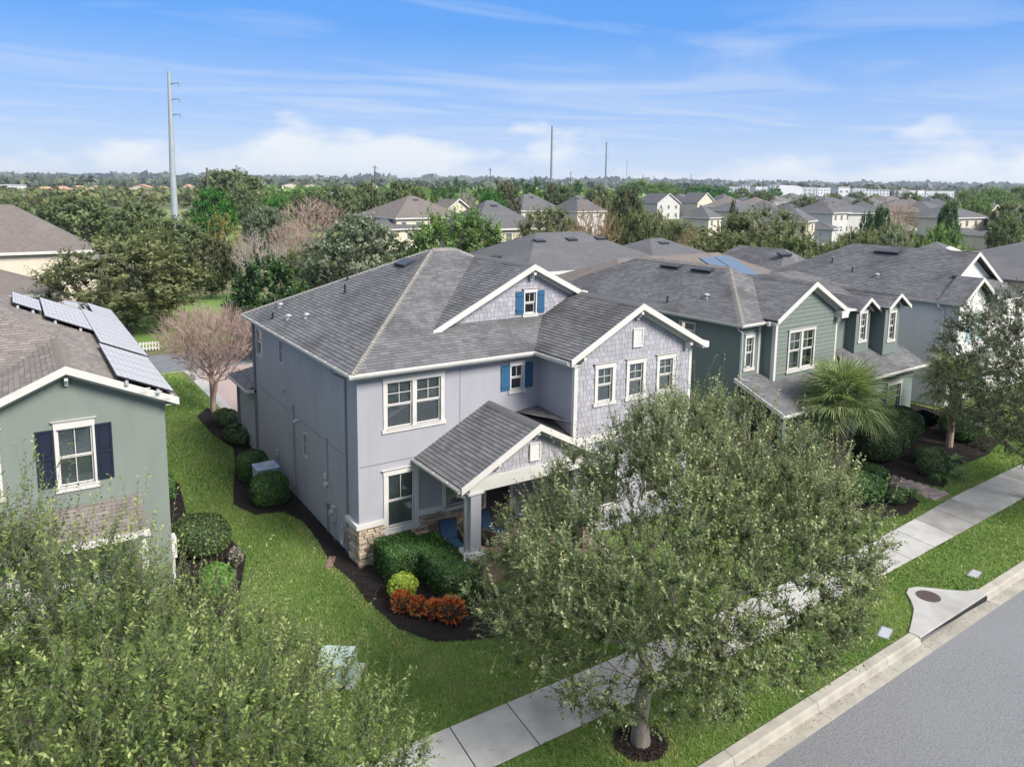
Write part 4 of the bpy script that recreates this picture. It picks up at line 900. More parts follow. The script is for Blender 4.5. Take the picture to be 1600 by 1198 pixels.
# mulch beds
def smooth(pts, n=4):
    out = []
    for i in range(len(pts)):
        p0, p1, p2, p3 = (Vector((*pts[(i+k) % len(pts)], 0)) for k in (-1, 0, 1, 2))
        for j in range(n):
            t = j/n; out.append(tuple((0.5*((2*p1)+(-p0+p2)*t+(2*p0-5*p1+4*p2-p3)*t*t+(-p0+3*p1-3*p2+p3)*t**3))[:2]))
    return out
BED1 = [(0, 14.9), (0, 0.05), (2.2, 0.05), (2.2, -3.0), (4.5, -4.5), (4.8, -5.9), (2.6, -5.75), (.9, -5.2), (.1, -4.75), (-.45, -3.7), (-.62, -1.9), (-.55, -.7), (-.72, .7), (-.55, 2.4), (-.5, 4.2), (-.85, 5.3), (-1.8, 5.6), (-2.25, 6.9), (-1.75, 9), (-1.2, 11), (-.72, 13.2), (-1.1, 15.6), (-1.15, 19.1), (-.4, 20.3), (.25, 19.6), (.3, 15.2)]
BED3 = [(17.4, -2.4), (28, -1.7), (33.5, -1.5), (33.7, 5), (29.8, 5), (29.6, .5), (33, .3), (31, -4.5), (28.5, -5.2), (25, -5.3), (23.6, -5.9), (22.6, -6.2), (22.1, -4.9), (21.0, -5.2), (20.4, -6.5), (18.8, -6.9), (17.5, -6.6), (16.9, -4.5)]
BED2 = [(-5.2, -.2), (-5.2, 14), (-4.3, 13.5), (-3.6, 10), (-3.9, 7), (-3.1, 4.8), (-2.9, 2.6), (-3.5, .8), (-4.2, -1.2)]
RINGS = [(2.2, -10.4, .55), (24.6, -9.2, .8), (-7.3, -10.5, .6)]
def ring(x, y, r, n=20, s=1): rg = random.Random(s); return [(x+math.cos(a*2*math.pi/n)*r*rg.uniform(.93, 1.08), y+math.sin(a*2*math.pi/n)*r*rg.uniform(.93, 1.08)) for a in range(n)]
beds = [BED1, BED3, BED2]+[ring(*r, s=i) for i, r in enumerate(RINGS)]
def pip(poly, X, Y):
    c = np.zeros(len(X), bool)
    for i in range(len(poly)):
        (xa, ya), (xb, yb) = poly[i-1], poly[i]
        if ya == yb: continue
        m = ((ya > Y) != (yb > Y)) & (X < (xb-xa)*(Y-ya)/(yb-ya)+xa); c ^= m
    return c
R = np.random.default_rng(11)
bv, bt = [], []
for i, bp_ in enumerate(beds):
    q = bp_ if i > 2 else bp_
    sheet('mulch_bed', q, .022, M_mulch)
    xs = [p[0] for p in q]; ys = [p[1] for p in q]; area = (max(xs)-min(xs))*(max(ys)-min(ys)); n = int(area*220)
    X = R.uniform(min(xs)-.04, max(xs)+.04, n); Y = R.uniform(min(ys)-.04, max(ys)+.04, n); k = pip(q, X, Y); X, Y = X[k], Y[k]
    if i > 2:
        n = 900; a = R.uniform(0, 6.28, n); r_ = RINGS[i-3][2]*np.sqrt(R.uniform(0, 1.15, n)); X = RINGS[i-3][0]+np.cos(a)*r_; Y = RINGS[i-3][1]+np.sin(a)*r_
    bv.append(np.stack([X, Y], 1))
XY = np.concatenate(bv); n = len(XY); a = R.uniform(0, 6.28, n); L = R.uniform(.02, .05, n); w = R.uniform(.008, .018, n)
ca, sa = np.cos(a), np.sin(a); z0 = .025+R.uniform(0, .035, n); dz = R.uniform(-.02, .02, n)
def cnr(u_, v_, s): return np.stack([XY[:, 0]+ca*u_-sa*v_, XY[:, 1]+sa*u_+ca*v_, z0+s*dz], 1)
vs = np.stack([cnr(-L, -w, -1), cnr(L, -w, 1), cnr(L, w, 1), cnr(-L, w, -1)], 1).reshape(-1, 3)
me = npmesh('mulch_chips', vs, [np.arange(4*n).reshape(-1, 4)], M_chip, tint=R.uniform(0, 1, n)); link('mulch_chips', me)['kind'] = 'stuff'
# grass blades on the lawns
def excl(X, Y):
    m = np.zeros(len(X), bool)
    for b_ in beds: m |= pip(b_, X, Y)
    up = np.interp(X, [p[0] for p in WUP], [p[1] for p in WUP]); lo = np.interp(X, [p[0] for p in WLO], [p[1] for p in WLO])
    m |= (Y < up+.01) & (Y > lo-.01)
    m |= Y < -11.60+.043*(X-2)+.01
    m |= (X > 0) & (X < 12.3) & (Y > 0) & (Y < 30); m |= (X > -.0) & (X < 12.3) & (Y > -2.9) & (Y < 1); m |= (X > 17) & (X < 29.5) & (Y > -2.3); m |= (X < -5.2) & (Y > 1.8)
    m |= pip(ap, X, Y); m |= (np.abs(X-10.75) < .3) & (np.abs(Y+10.84) < .17); m |= (np.abs(X-16.27) < .3) & (np.abs(Y+10.48) < .17)
    m |= (np.abs(X-21.5) < .65) & (Y > -6.9) & (Y < -2)
    m |= (X > .2) & (X < 12.4) & (Y > 14.8)
    return m
def grass(x0, x1, y0, y1, den, h, w, seed):
    r = np.random.default_rng(seed); n = int((x1-x0)*(y1-y0)*den); X = r.uniform(x0, x1, n); Y = r.uniform(y0, y1, n); k = ~excl(X, Y); X, Y = X[k], Y[k]; n = len(X)
    a = r.uniform(0, 6.28, n); H = h*r.uniform(.5, 1.25, n); le = r.uniform(.2, .9, n)*H; la = r.uniform(0, 6.28, n)
    p0 = np.stack([X-np.cos(a)*w, Y-np.sin(a)*w, np.zeros(n)], 1); p1 = np.stack([X+np.cos(a)*w, Y+np.sin(a)*w, np.zeros(n)], 1); p2 = np.stack([X+np.cos(la)*le, Y+np.sin(la)*le, H], 1)
    # patchy health: low-frequency value chooses greener or strawier blades
    f = .5+.25*np.sin(X*1.3+2*np.sin(Y*.7))+.25*np.sin(Y*1.1+1.7*np.sin(X*.9)+2)
    t = np.clip(.12+.55*f+r.normal(0, .2, n)+(r.uniform(0, 1, n) > .93)*.5, 0, 1)
    for (cx, cy, cr) in RINGS: dd = np.hypot(X-cx, Y-cy); t = np.where((dd < cr+.45) & (r.uniform(0, 1, n) < .8*(1-(dd-cr)/.45)), r.uniform(.85, 1, n), t)
    d1 = np.abs(X+.62); t = np.where((d1 < .3) & (Y > -5) & (Y < 5) & (r.uniform(0, 1, n) < .45), .95, t)
    return np.stack([p0, p1, p2], 1).reshape(-1, 3), t
vsl, tl = [], []
for args in ((-14, 14, -12, -5, 620, .075, .012, 1), (14, 34, -11.6, -4.5, 320, .085, .018, 2), (-5.3, 2.5, -5, 8, 520, .07, .014, 3), (-5.3, 1.5, 8, 30, 150, .09, .026, 4), (2.2, 20, -8, -2, 220, .08, .016, 5)):
    a_, b_ = grass(*args); vsl.append(a_); tl.append(b_)
vs = np.concatenate(vsl); tt = np.concatenate(tl); n = len(tt)
M_blade = leafmat('grass_blade', [(0.0, (0.050, 0.105, 0.020)), (0.4, (0.120, 0.220, 0.045)), (0.75, (0.235, 0.30, 0.095)), (1.0, (0.40, 0.35, 0.18))], trans=.3, rough=.6)
me = npmesh('grass_blades', vs, [np.arange(3*n).reshape(-1, 3)], M_blade, tint=tt); link('grass_blades', me)['kind'] = 'stuff'
# scattered dead leaves in the gutter and on the pavement
n = 900; r = np.random.default_rng(3); X = r.uniform(-6, 30, n); Y = -11.60+.043*(X-2)-.36-np.abs(r.normal(0, .10, n)); Z = np.full(n, -.13)
k = r.uniform(0, 1, n) < .12; Y = np.where(k, r.uniform(-9.2, -7.9, n), Y); Z = np.where(k, .045, Z)
a = r.uniform(0, 6.28, n); s = r.uniform(.008, .022, n)
vs = np.stack([np.stack([X+np.cos(a+q)*s*(1 if i % 2 else .5), Y+np.sin(a+q)*s*(1 if i % 2 else .5), Z+r.uniform(0, .01, n)], 1) for i, q in enumerate((0, 1.57, 3.14, 4.71))], 1).reshape(-1, 3)
me = npmesh('fallen_leaves', vs, [np.arange(4*n).reshape(-1, 4)], pmat('dead_leaf', (0.20, 0.10, 0.045), (0.10, 0.06, 0.03), 5), tint=np.zeros(n)); link('fallen_leaves', me)['kind'] = 'stuff'

# ------------------------------------------------------------------ vegetation builders
def tubes_np(P0, P1, R0_, R1_, n):
    d = P1-P0; L = np.linalg.norm(d, axis=1, keepdims=True)+1e-9; d = d/L
    ref = np.where(np.abs(d[:, 2:3]) < .9, [[0, 0, 1.]], [[1., 0, 0]]); a = np.cross(d, ref); a /= np.linalg.norm(a, axis=1, keepdims=True); b = np.cross(d, a)
    an = np.arange(n)*2*np.pi/n; ring_ = a[:, None]*np.cos(an)[None, :, None]+b[:, None]*np.sin(an)[None, :, None]
    A = P0[:, None]+ring_*R0_[:, None, None]; B = P1[:, None]+ring_*R1_[:, None, None]
    v = np.concatenate([A, B], 1).reshape(-1, 3); m = len(P0); base = (np.arange(m)*2*n)[:, None, None]
    i = np.arange(n); q = np.stack([i, (i+1) % n, n+(i+1) % n, n+i], 1)[None]
    return v, (base+q).reshape(-1, 4)
def skeleton(r, pts, trunk, lean=0.3):
    """grow a tree through the points: each joins the node that makes the shortest gently penalised path"""
    nodes = [np.array(p, float) for p in trunk]; par = [-1]+list(range(len(trunk)-1)); plen = [0.0]
    for i in range(1, len(trunk)): plen.append(plen[-1]+np.linalg.norm(nodes[i]-nodes[i-1]))
    c = nodes[-1]; pts = pts[np.argsort(np.linalg.norm(pts-c, axis=1))]
    M = len(trunk)+len(pts); A = np.zeros((M, 3)); A[:len(trunk)] = nodes; PL = np.zeros(M); PL[:len(trunk)] = plen; Pn = np.full(M, -1); Pn[:len(trunk)] = par
    k = len(trunk); lo = max(len(trunk)-3, 0)
    for p in pts:
        dd = np.linalg.norm(A[lo:k]-p, axis=1); j = lo+np.argmin(dd+lean*(PL[lo:k]-PL[lo])+.25*np.maximum(0, A[lo:k, 2]-p[2]))
        A[k] = p; Pn[k] = j; PL[k] = PL[j]+np.linalg.norm(A[j]-p); k += 1
    cnt = np.ones(M)
    for i in range(M-1, 0, -1): cnt[Pn[i]] += cnt[i]
    return A, Pn, cnt
def env_points(r, n, c, rad, fn=None, shell=.0):
    """random points in an ellipsoid; fn filters"""
    out = []
    while len(out) < n:
        q = r.uniform(-1, 1, (n*3, 3)); d = np.linalg.norm(q, axis=1); q = q[(d < 1) & (d > shell)]
        if fn is not None: q = q[fn(q)]
        out += list(q)
    return np.array(out[:n])*rad+c
def shoots(r, base, out_dir, n_per, length, leaves, lw, ll, upb=.8, outb=.5, rnd=.6, tipt=.35):
    """twigs carrying alternate leaves; returns leaf verts, tints, twig segs"""
    B = np.repeat(base, n_per, 0); O = np.repeat(out_dir, n_per, 0); m = len(B)
    d = O*outb+np.array([0, 0, upb])+r.normal(0, rnd, (m, 3)); d /= np.linalg.norm(d, axis=1, keepdims=True)
    Ls = length*r.uniform(.4, 1.35, m); sh = r.uniform(-.18, .18, m)
    t = (np.arange(leaves)+r.uniform(0, 1, (m, leaves)))/leaves
    P = B[:, None]+d[:, None]*(t*Ls[:, None])[..., None]; P = P.reshape(-1, 3); D = np.repeat(d, leaves, 0); T = t.ravel(); n = len(P)
    s = r.normal(0, 1, (n, 3)); s -= (s*D).sum(1, keepdims=True)*D; s /= np.linalg.norm(s, axis=1, keepdims=True)+1e-9
    ax = s*.85+D*.55+r.normal(0, .15, (n, 3)); ax /= np.linalg.norm(ax, axis=1, keepdims=True)
    w = np.cross(ax, D); w /= np.linalg.norm(w, axis=1, keepdims=True)+1e-9
    sc = r.uniform(.6, 1.25, n)[:, None]
    v = np.stack([P, P+ax*ll*.5*sc+w*lw*.5*sc, P+ax*ll*sc, P+ax*ll*.5*sc-w*lw*.5*sc], 1).reshape(-1, 3)
    tint = np.clip(.38+np.repeat(sh, leaves)+r.normal(0, .13, n)+tipt*(T-.4), 0, 1)
    return v, tint, (B, B+d*Ls[:, None])
def make_tree(name, seed, H, R_, c, crad, th, nn, nsh, slen, nl, lw, ll, leafm, barkm, trad, upb=.8, outb=.5, fn=None, shell=0.0, twigs=True, tipt=.35, tn=7, lean=.3, wob=.12, rpow=.52, leaf_shell=.45, vis=0, longs=0):
    r = np.random.default_rng(seed); c = np.array(c, float); crad = np.array(crad, float)
    def clump(P): q = P/(crad.mean()*.16); return np.sin(q[:, 0]+1.7*np.sin(q[:, 1]*.8+seed))+np.sin(q[:, 1]*1.1+1.5*np.sin(q[:, 2]*.9+2))+np.sin(q[:, 2]*1.2+1.3*np.sin(q[:, 0]*.7+seed*2))
    pts = env_points(r, nn, c, crad, fn, shell)
    tr = [np.array([wob*math.sin(i*1.3+seed)*i/6, wob*math.cos(i*1.7+seed)*i/6, th*i/5]) for i in range(6)]
    A, Pn, cnt = skeleton(r, pts, tr, lean)
    i = np.arange(1, len(A)); p = Pn[i]; rt = trad/(cnt[0]**rpow)
    r1 = rt*cnt[i]**rpow; r0_ = np.minimum(rt*cnt[p]**rpow, r1*1.35); r0_[:5] = r1[:5]*1.05; r0_[0] = trad*1.35
    sel = cnt[i] > vis
    big = cnt[i] > 12
    v1, f1 = tubes_np(A[p][big], A[i][big], r0_[big], r1[big], tn); sm = sel & ~big
    v2, f2 = tubes_np(A[p][sm], A[i][sm], np.maximum(r0_[sm], .006), np.maximum(r1[sm], .005), 3); f2 = f2+len(v1)
    bv_, bf = np.concatenate([v1, v2]), np.concatenate([f1, f2])
    rel = (A-c)/crad; dn = np.linalg.norm(rel, axis=1); anc = (dn > leaf_shell) & (np.arange(len(A)) > 6)
    res = {}
    if leafm is not None:
        od = rel[anc]/(dn[anc][:, None]+1e-9)
        q = clump(A[anc]); kp = q+r.normal(0, .5, len(q)) > -1.75                        # foliage gathers in clumps with gaps between
        Ak, ok, cs = A[anc][kp], od[kp], q[kp]
        lv, lt, (s0, s1) = shoots(r, Ak, ok, nsh, slen, nl, lw, ll, upb, outb, tipt=tipt)
        lt = np.clip(lt+np.repeat(cs*.045, nsh*nl), 0, 1)
        if longs:
            tp = ok[:, 2]+.35*np.abs(ok[:, 0]) > .35; n2 = int(nl*1.7)
            lv2, lt2, (a2, b2) = shoots(r, Ak[tp], ok[tp], longs, slen*2.1, n2, lw, ll*.9, 1.3, .35, .32, tipt=.45)
            lv = np.concatenate([lv, lv2]); lt = np.concatenate([lt, np.clip(lt2+.08, 0, 1)]); s0 = np.concatenate([s0, a2]); s1 = np.concatenate([s1, b2])
        nL = len(lt); res['crown'] = npmesh('crown', lv, [np.arange(4*nL).reshape(-1, 4)], leafm, tint=lt)
        if twigs:
            v3, f3 = tubes_np(s0, s1, np.full(len(s0), .0035), np.full(len(s0), .0015), 3); f3 = f3+len(bv_); bv_ = np.concatenate([bv_, v3]); bf = np.concatenate([bf, f3])
    res['trunk'] = npmesh('trunk', bv_, [bf], barkm, tint=np.full(len(bf), .5))
    res['trunk'].polygons.foreach_set('use_smooth', [True]*len(bf))
    return res
def put_tree(res, loc, label, cat='tree', group=None, rz=0, sc=(1, 1, 1), name='tree', part='crown'):
    t = empty(name, loc, rz, label=label, cat=cat, group=group); t.scale = sc
    for k in ('trunk', 'crown'):
        if k in res: link({'trunk': 'trunk', 'crown': part}[k], res[k], t)
    return t
OAK = [(0.0, (0.022, 0.036, 0.015)), (0.35, (0.060, 0.083, 0.034)), (0.62, (0.115, 0.140, 0.060)), (0.85, (0.215, 0.23, 0.12)), (1.0, (0.34, 0.34, 0.20))]
M_oak = leafmat('oak_leaf', OAK, gain=1.42)
# foreground live oaks
f1 = make_tree('front', 4, 7.3, 5, (1.35, .7, 4.05), (5.0, 4.1, 3.15), 2.35, 1900, 8, .50, 18, .036, .070, M_oak, M_bark, .17, rpow=.60, tn=9, upb=.75, outb=.55, leaf_shell=.50, longs=1, fn=lambda q: (q[:, 2] > -.66+.30*np.maximum(q[:, 0], 0)-.20*np.maximum(-q[:, 0], 0)) & (q[:, 2] < .98-1.1*np.maximum(.47*q[:, 1]-.89*q[:, 0]-.08, 0)-.35*np.maximum(q[:, 1], 0)*(q[:, 0] < .25)))
put_tree(f1, (2.2, -10.4, 0), 'large live oak with straight grey trunk in a mulch ring, front centre', name='oak_tree')
f2 = make_tree('left', 9, 7.9, 5, (-.6, .0, 4.2), (5.0, 3.6, 3.5), 1.9, 2100, 6, .62, 19, .030, .070, leafmat('oak_leaf_fresh', [(0.0, (0.017, 0.032, 0.011)), (0.35, (0.055, 0.086, 0.024)), (0.65, (0.120, 0.152, 0.046)), (0.86, (0.22, 0.245, 0.09)), (1.0, (0.31, 0.32, 0.15))], gain=1.42), pmat('limb_bark', (0.20, 0.175, 0.14), (0.13, 0.112, 0.09), 9, rough=.95), .16, rpow=.6, upb=.95, outb=.4, leaf_shell=.45, longs=2, fn=lambda q: (q[:, 2] < .95-1.15*np.maximum(q[:, 0]+.1, 0)-.25*np.maximum(q[:, 1], 0)) & (q[:, 2] > -.75))
put_tree(f2, (-7.6, -10.5, 0), 'live oak filling the lower left corner, pale shoots before the sage house', name='oak_tree')
f3 = make_tree('right', 14, 8, 5, (0, .2, 5.0), (4.6, 4.2, 3.4), 2.4, 1300, 7, .55, 15, .044, .085, leafmat('oak_leaf_dark', [(0.0, (0.014, 0.022, 0.014)), (0.4, (0.040, 0.055, 0.028)), (0.7, (0.078, 0.098, 0.052)), (1.0, (0.20, 0.21, 0.13))], gain=1.35), M_bark, .17, upb=.3, outb=.8, leaf_shell=.5)
put_tree(f3, (24.6, -9.2, 0), 'dark live oak cut by the right edge of the picture, branches drooping over the pavement', name='oak_tree')
# crape myrtle without leaves beside the drive
def bare(seed, H, spread, stems, barkm, nn, rad, cz=.62, flat=.5, th=.15, wob=.0, tw=3):
    r = np.random.default_rng(seed); V_, F_ = [], []; off = 0
    pts = env_points(r, nn, np.array([0, 0, H*cz]), np.array([spread, spread, H*flat]), lambda q: (q[:, 0]**2+q[:, 1]**2 < (.45+.75*np.clip(q[:, 2]+.6, 0, 1))**2))
    A, Pn, cnt = skeleton(r, pts, [np.array([0, 0, th*k/3]) for k in range(4)], .55)
    i = np.arange(1, len(A)); p = Pn[i]; rt = rad/(cnt[0]**.5); r1 = rt*cnt[i]**.5; r0_ = np.minimum(rt*cnt[p]**.5, r1*1.3)
    v1, f1_ = tubes_np(A[p], A[i], np.maximum(r0_, .006), np.maximum(r1, .004), 4)
    k = r.integers(8, len(A), len(A)*tw); d = (A[k]-A[Pn[k]]); d /= np.linalg.norm(d, axis=1, keepdims=True)+1e-9; d = d+r.normal(0, .45, d.shape)+[0, 0, .45]; d /= np.linalg.norm(d, axis=1, keepdims=True)
    e = A[k]+d*(H*.10*r.uniform(.5, 1.5, len(k)))[:, None]; v2, f2_ = tubes_np(A[k], e, np.full(len(k), H*.0016), np.full(len(k), H*.0006), 3)
    return {'trunk': npmesh('trunk', np.concatenate([v1, v2]), [np.concatenate([f1_, f2_+len(v1)])], barkm, tint=np.zeros(len(f1_)+len(f2_)))}
cm = bare(21, 5.3, 2.7, 5, M_twig, 900, .15, cz=.68, flat=.36, th=.6, tw=5)
put_tree(cm, (-.24, 19.5, 0), 'bare crape myrtle with tan stems in the mulch beside the paved drive', name='crape_myrtle')

def hedge(name, loc, size, label, leafm, seed, n=9000, ls=.035, rz=0, power=5, cat='shrub', group=None, core=M_mulch, dome=.0, rough=.05, spike=0.0):
    """clipped shrub: superellipsoid skin of leaves over a twiggy core"""
    r = np.random.default_rng(seed); a, b, c = size
    d = r.normal(0, 1, (n, 3)); d /= np.linalg.norm(d, axis=1, keepdims=True); d[:, 2] = np.where(d[:, 2] < -.75, -d[:, 2], d[:, 2])
    k = (np.abs(d)**power).sum(1)**(-1/power); depth = 1-np.abs(r.normal(0, rough*1.6, n)); wave = 1+rough*np.sin(d[:, 0]*7+seed)*np.sin(d[:, 1]*6+1)*np.sin(d[:, 2]*5+seed)
    if power >= 6:                                                     # boxy hedge: sample the box faces evenly, round the corners
        ax_ = r.choice(3, n, p=np.array([b*c, a*c, a*b*1.6])/(b*c+a*c+a*b*1.6)); u3 = r.uniform(-1, 1, (n, 3)); sg = np.where(r.uniform(0, 1, n) < .5, -1, 1); sg = np.where(ax_ == 2, 1, sg); u3[np.arange(n), ax_] = sg
        d = u3/np.linalg.norm(u3, axis=1, keepdims=True); k = 1/np.maximum((np.abs(d)**14).sum(1)**(1/14), 1e-6)
    P = d*(k*depth*wave)[:, None]*np.array([a/2, b/2, c/2])+np.array([0, 0, c/2])
    P[:, 2] = np.maximum(P[:, 2], .03)
    nrm = d+r.normal(0, .55, (n, 3)); nrm /= np.linalg.norm(nrm, axis=1, keepdims=True)
    t1 = np.cross(nrm, r.normal(0, 1, (n, 3))); t1 /= np.linalg.norm(t1, axis=1, keepdims=True); t2 = np.cross(nrm, t1); s = (ls*r.uniform(.6, 1.3, n))[:, None]
    if spike: t1 = t1*.3+d*.9+np.array([0, 0, .5]); t1 /= np.linalg.norm(t1, axis=1, keepdims=True)
    v = np.stack([P-t1*s, P+t2*s*.55, P+t1*s*(1+spike), P-t2*s*.55], 1).reshape(-1, 3)
    t = np.clip(r.normal(.42, .2, n)+.12*np.sin(P[:, 0]*4+seed)*np.sin(P[:, 1]*4), 0, 1)
    me = npmesh('foliage', v, [np.arange(4*n).reshape(-1, 4)], leafm, tint=t)
    root = empty(name, loc, rz, label=label, cat=cat, group=group); link('foliage', me, root)
    m = MB(); seg = 10; ringn = 14; pts = []
    for i in range(seg+1):
        th = math.pi/2*i/seg if False else -math.pi/2+math.pi*i/seg
        for j in range(ringn):
            ph = 2*math.pi*j/ringn; q = (math.cos(th)*math.cos(ph), math.cos(th)*math.sin(ph), math.sin(th)); kk = sum(abs(x)**power for x in q)**(-1/power)*.86
            pts.append((q[0]*kk*a/2, q[1]*kk*b/2, max(q[2]*kk*c/2+c/2, 0)))
    m.add(pts, [(i*ringn+j, i*ringn+(j+1) % ringn, (i+1)*ringn+(j+1) % ringn, (i+1)*ringn+j) for i in range(seg) for j in range(ringn)])
    m.build('stems', core, root); return root
HG = [(0.0, (0.012, 0.032, 0.010)), (0.4, (0.030, 0.075, 0.018)), (0.75, (0.060, 0.120, 0.030)), (1.0, (0.14, 0.22, 0.07))]
M_hedge = leafmat('hedge_leaf', HG, trans=.15, rough=.4, gain=1.25)
M_hedge2 = leafmat('hedge_leaf_olive', [(0.0, (0.020, 0.036, 0.014)), (0.4, (0.046, 0.078, 0.026)), (0.8, (0.09, 0.13, 0.045)), (1.0, (0.16, 0.2, 0.09))], trans=.15, rough=.45)
M_gold = leafmat('golden_leaf', [(0, (0.13, 0.19, 0.02)), (.5, (0.32, 0.40, 0.05)), (1, (0.50, 0.56, 0.14))], trans=.25)
M_red = leafmat('croton_leaf', [(0, (0.05, 0.035, 0.012)), (.2, (0.26, 0.028, 0.012)), (.45, (0.46, 0.11, 0.035)), (.65, (0.55, 0.27, 0.12)), (.85, (0.20, 0.22, 0.05))], trans=.25)
M_core = pmat('shrub_core', (0.018, 0.026, 0.012), (0.03, 0.035, 0.018), 12, rough=1)
hedge('hedge', (.92, -1.05, 0), (1.35, 1.55, 1.02), 'clipped dark green hedge block left of the porch, against the stone wall', M_hedge, 1, 12000, power=7, core=M_core, group=None)
hedge('hedge', (1.75, -2.15, 0), (1.15, 3.0, .98), 'long clipped hedge running from the wall along the porch edge to the big oak', M_hedge, 2, 20000, rz=.05, power=7, core=M_core)
hedge('golden_shrub', (.32, -2.35, .02), (.85, .8, .72), 'round yellow-green shrub in front of the clipped hedge', M_gold, 3, 2600, ls=.055, power=2.4, core=M_core, rough=.1)
for i, (x, y, s, l) in enumerate(((.02, -2.95, .62, 'red-leaved croton below the yellow-green shrub, leftmost of the red plants'), (.30, -3.35, .55, 'small orange-red croton, second from the left in the mulch'), (.62, -3.75, .55, 'red and rust croton, third from the left in the mulch'), (.95, -4.15, .78, 'brightest and largest red-orange croton, next to the big oak'))):
    hedge('croton', (x, y, .02), (s, s, s*.85), l, M_red, 30+i, 750, ls=.06, power=2.2, cat='plant', core=M_core, rough=.16, spike=.6, group='crotons in front of the hedge')
hedge('shrub', (-.95, 9.1, 0), (1.2, 1.35, 1.15), 'rounded dark shrub behind the air conditioner, nearer the drive', M_hedge, 7, 9000, ls=.045, power=3.4, core=M_core)
hedge('shrub', (-1.05, 6.35, 0), (1.35, 1.25, 1.15), 'rounded dark shrub in front of the air conditioner', M_hedge, 8, 11000, ls=.045, power=3.4, core=M_core)
hedge('shrub', (-.25, 14.2, 0), (1.3, 2.2, .7), 'low loose grey-green shrub against the wall under the low back roof', M_hedge2, 9, 4500, ls=.07, power=2.3, core=M_core, rough=.16)
hedge('shrub', (-.1, 17.2, 0), (1.2, 2.4, .6), 'low brownish-green shrub beside the crape myrtle', M_hedge2, 10, 4500, ls=.07, power=2.3, core=M_core, rough=.16)
hedge('shrub', (-4.45, 9.3, 0), (1.0, 2.6, 1.0), 'fresh green hedge along the side wall of the sage house', M_hedge, 11, 9000, ls=.05, power=3, core=M_core)
hedge('shrub', (-4.0, 4.0, 0), (1.9, 2.6, .95), 'broad grey-green mound on the lawn side of the sage house', M_hedge2, 12, 11000, ls=.035, power=2.4, core=M_core)
hedge('shrub', (-4.2, .8, 0), (1.0, 1.2, .8), 'bright light-green shrub at the corner of the sage house', leafmat('bright_leaf', [(0, (0.03, 0.08, .012)), (.5, (0.08, 0.2, .03)), (1, (.2, .36, .08))], trans=.25), 13, 3000, ls=.07, power=2.4, core=M_core, rough=.12)
hedge('shrub', (-3.35, 2.1, 0), (.5, .5, .6), 'small greyish plant with a pale top beside the broad mound', leafmat('grey_leaf', [(0, (0.08, 0.07, .06)), (1, (.3, .27, .25))]), 14, 500, ls=.07, power=2.2, core=M_core, rough=.2)
# planting in front of the green house
GB = [((23.6, -2.9), (2.6, 1.9, 1.75), 2.6, M_hedge2, 'large clipped bush right of the palm, widest of the group'), ((26.2, -2.0), (3.0, 2.0, 1.7), 2.8, M_hedge2, 'second large clipped bush, reaching to the small palm'), ((23.8, -5.1), (1.5, 1.1, .8), 2.6, M_hedge2, 'low dark mound in front of the large clipped bush'), ((25.0, -4.3), (1.5, 1.2, .7), 2.6, M_hedge2, 'low mound behind the strap-leaved clump'), ((29.5, -3.4), (2.0, 1.9, 1.5), 2.2, M_hedge, 'shaggy fern-green bush right of the small palm'), ((18.6, -5.2), (1.8, 1.5, 1.05), 2.4, M_hedge, 'dark bush between the big oak and the paver path'), ((20.3, -4.4), (1.3, 1.6, .85), 2.6, M_hedge, 'dark bush at the left side of the paver path'), ((19.5, -6.0), (1.1, .8, .55), 2.4, M_hedge2, 'low dark clump at the corner of the path and pavement'), ((17.2, -3.4), (1.6, 1.4, .9), 2.6, M_hedge, 'dark bush hidden behind the big oak by the green porch')]
for i, ((x, y), s, pw, m_, l) in enumerate(GB): hedge('shrub', (x, y, 0), s, l, m_, 60+i, int(5200*s[0]*s[1]/2), ls=.05, power=pw, core=M_core, rough=.07)
def clump(loc, label, seed, r_=.4, n=70, mat=M_hedge):
    rg = random.Random(seed); m = MB()
    for i in range(n):
        a = rg.uniform(0, 6.28); L = r_*rg.uniform(.7, 1.3); w = .016; d = V(math.cos(a), math.sin(a), 0); s = V(-d.y, d.x, 0)*w; p = [d*(L*t)+V(0, 0, L*(1.5*t-1.35*t*t)) for t in (0, .35, .7, 1)]
        for j in range(3): k = 1-.3*j; k2 = .7-.3*j+.02; m.face([p[j]-s*k, p[j]+s*k, p[j+1]+s*k2, p[j+1]-s*k2], 0, rg.random())
    t = empty('strap_leaf_clump', loc, label=label, cat='plant'); m.build('foliage', mat, t)
for i, (x, y, l) in enumerate(((24.1, -5.95, 'strap-leaved clump nearest the pavement at the grass edge'), (23.2, -5.7, 'strap-leaved clump beside the paver path'), (24.9, -5.3, 'strap-leaved clump between the low mounds'), (20.6, -6.0, 'strap-leaved clump left of the paver path'), (26.0, -4.9, 'strap-leaved clump in front of the small palm'))): clump((x, y, .03), l, i, .55, 90)

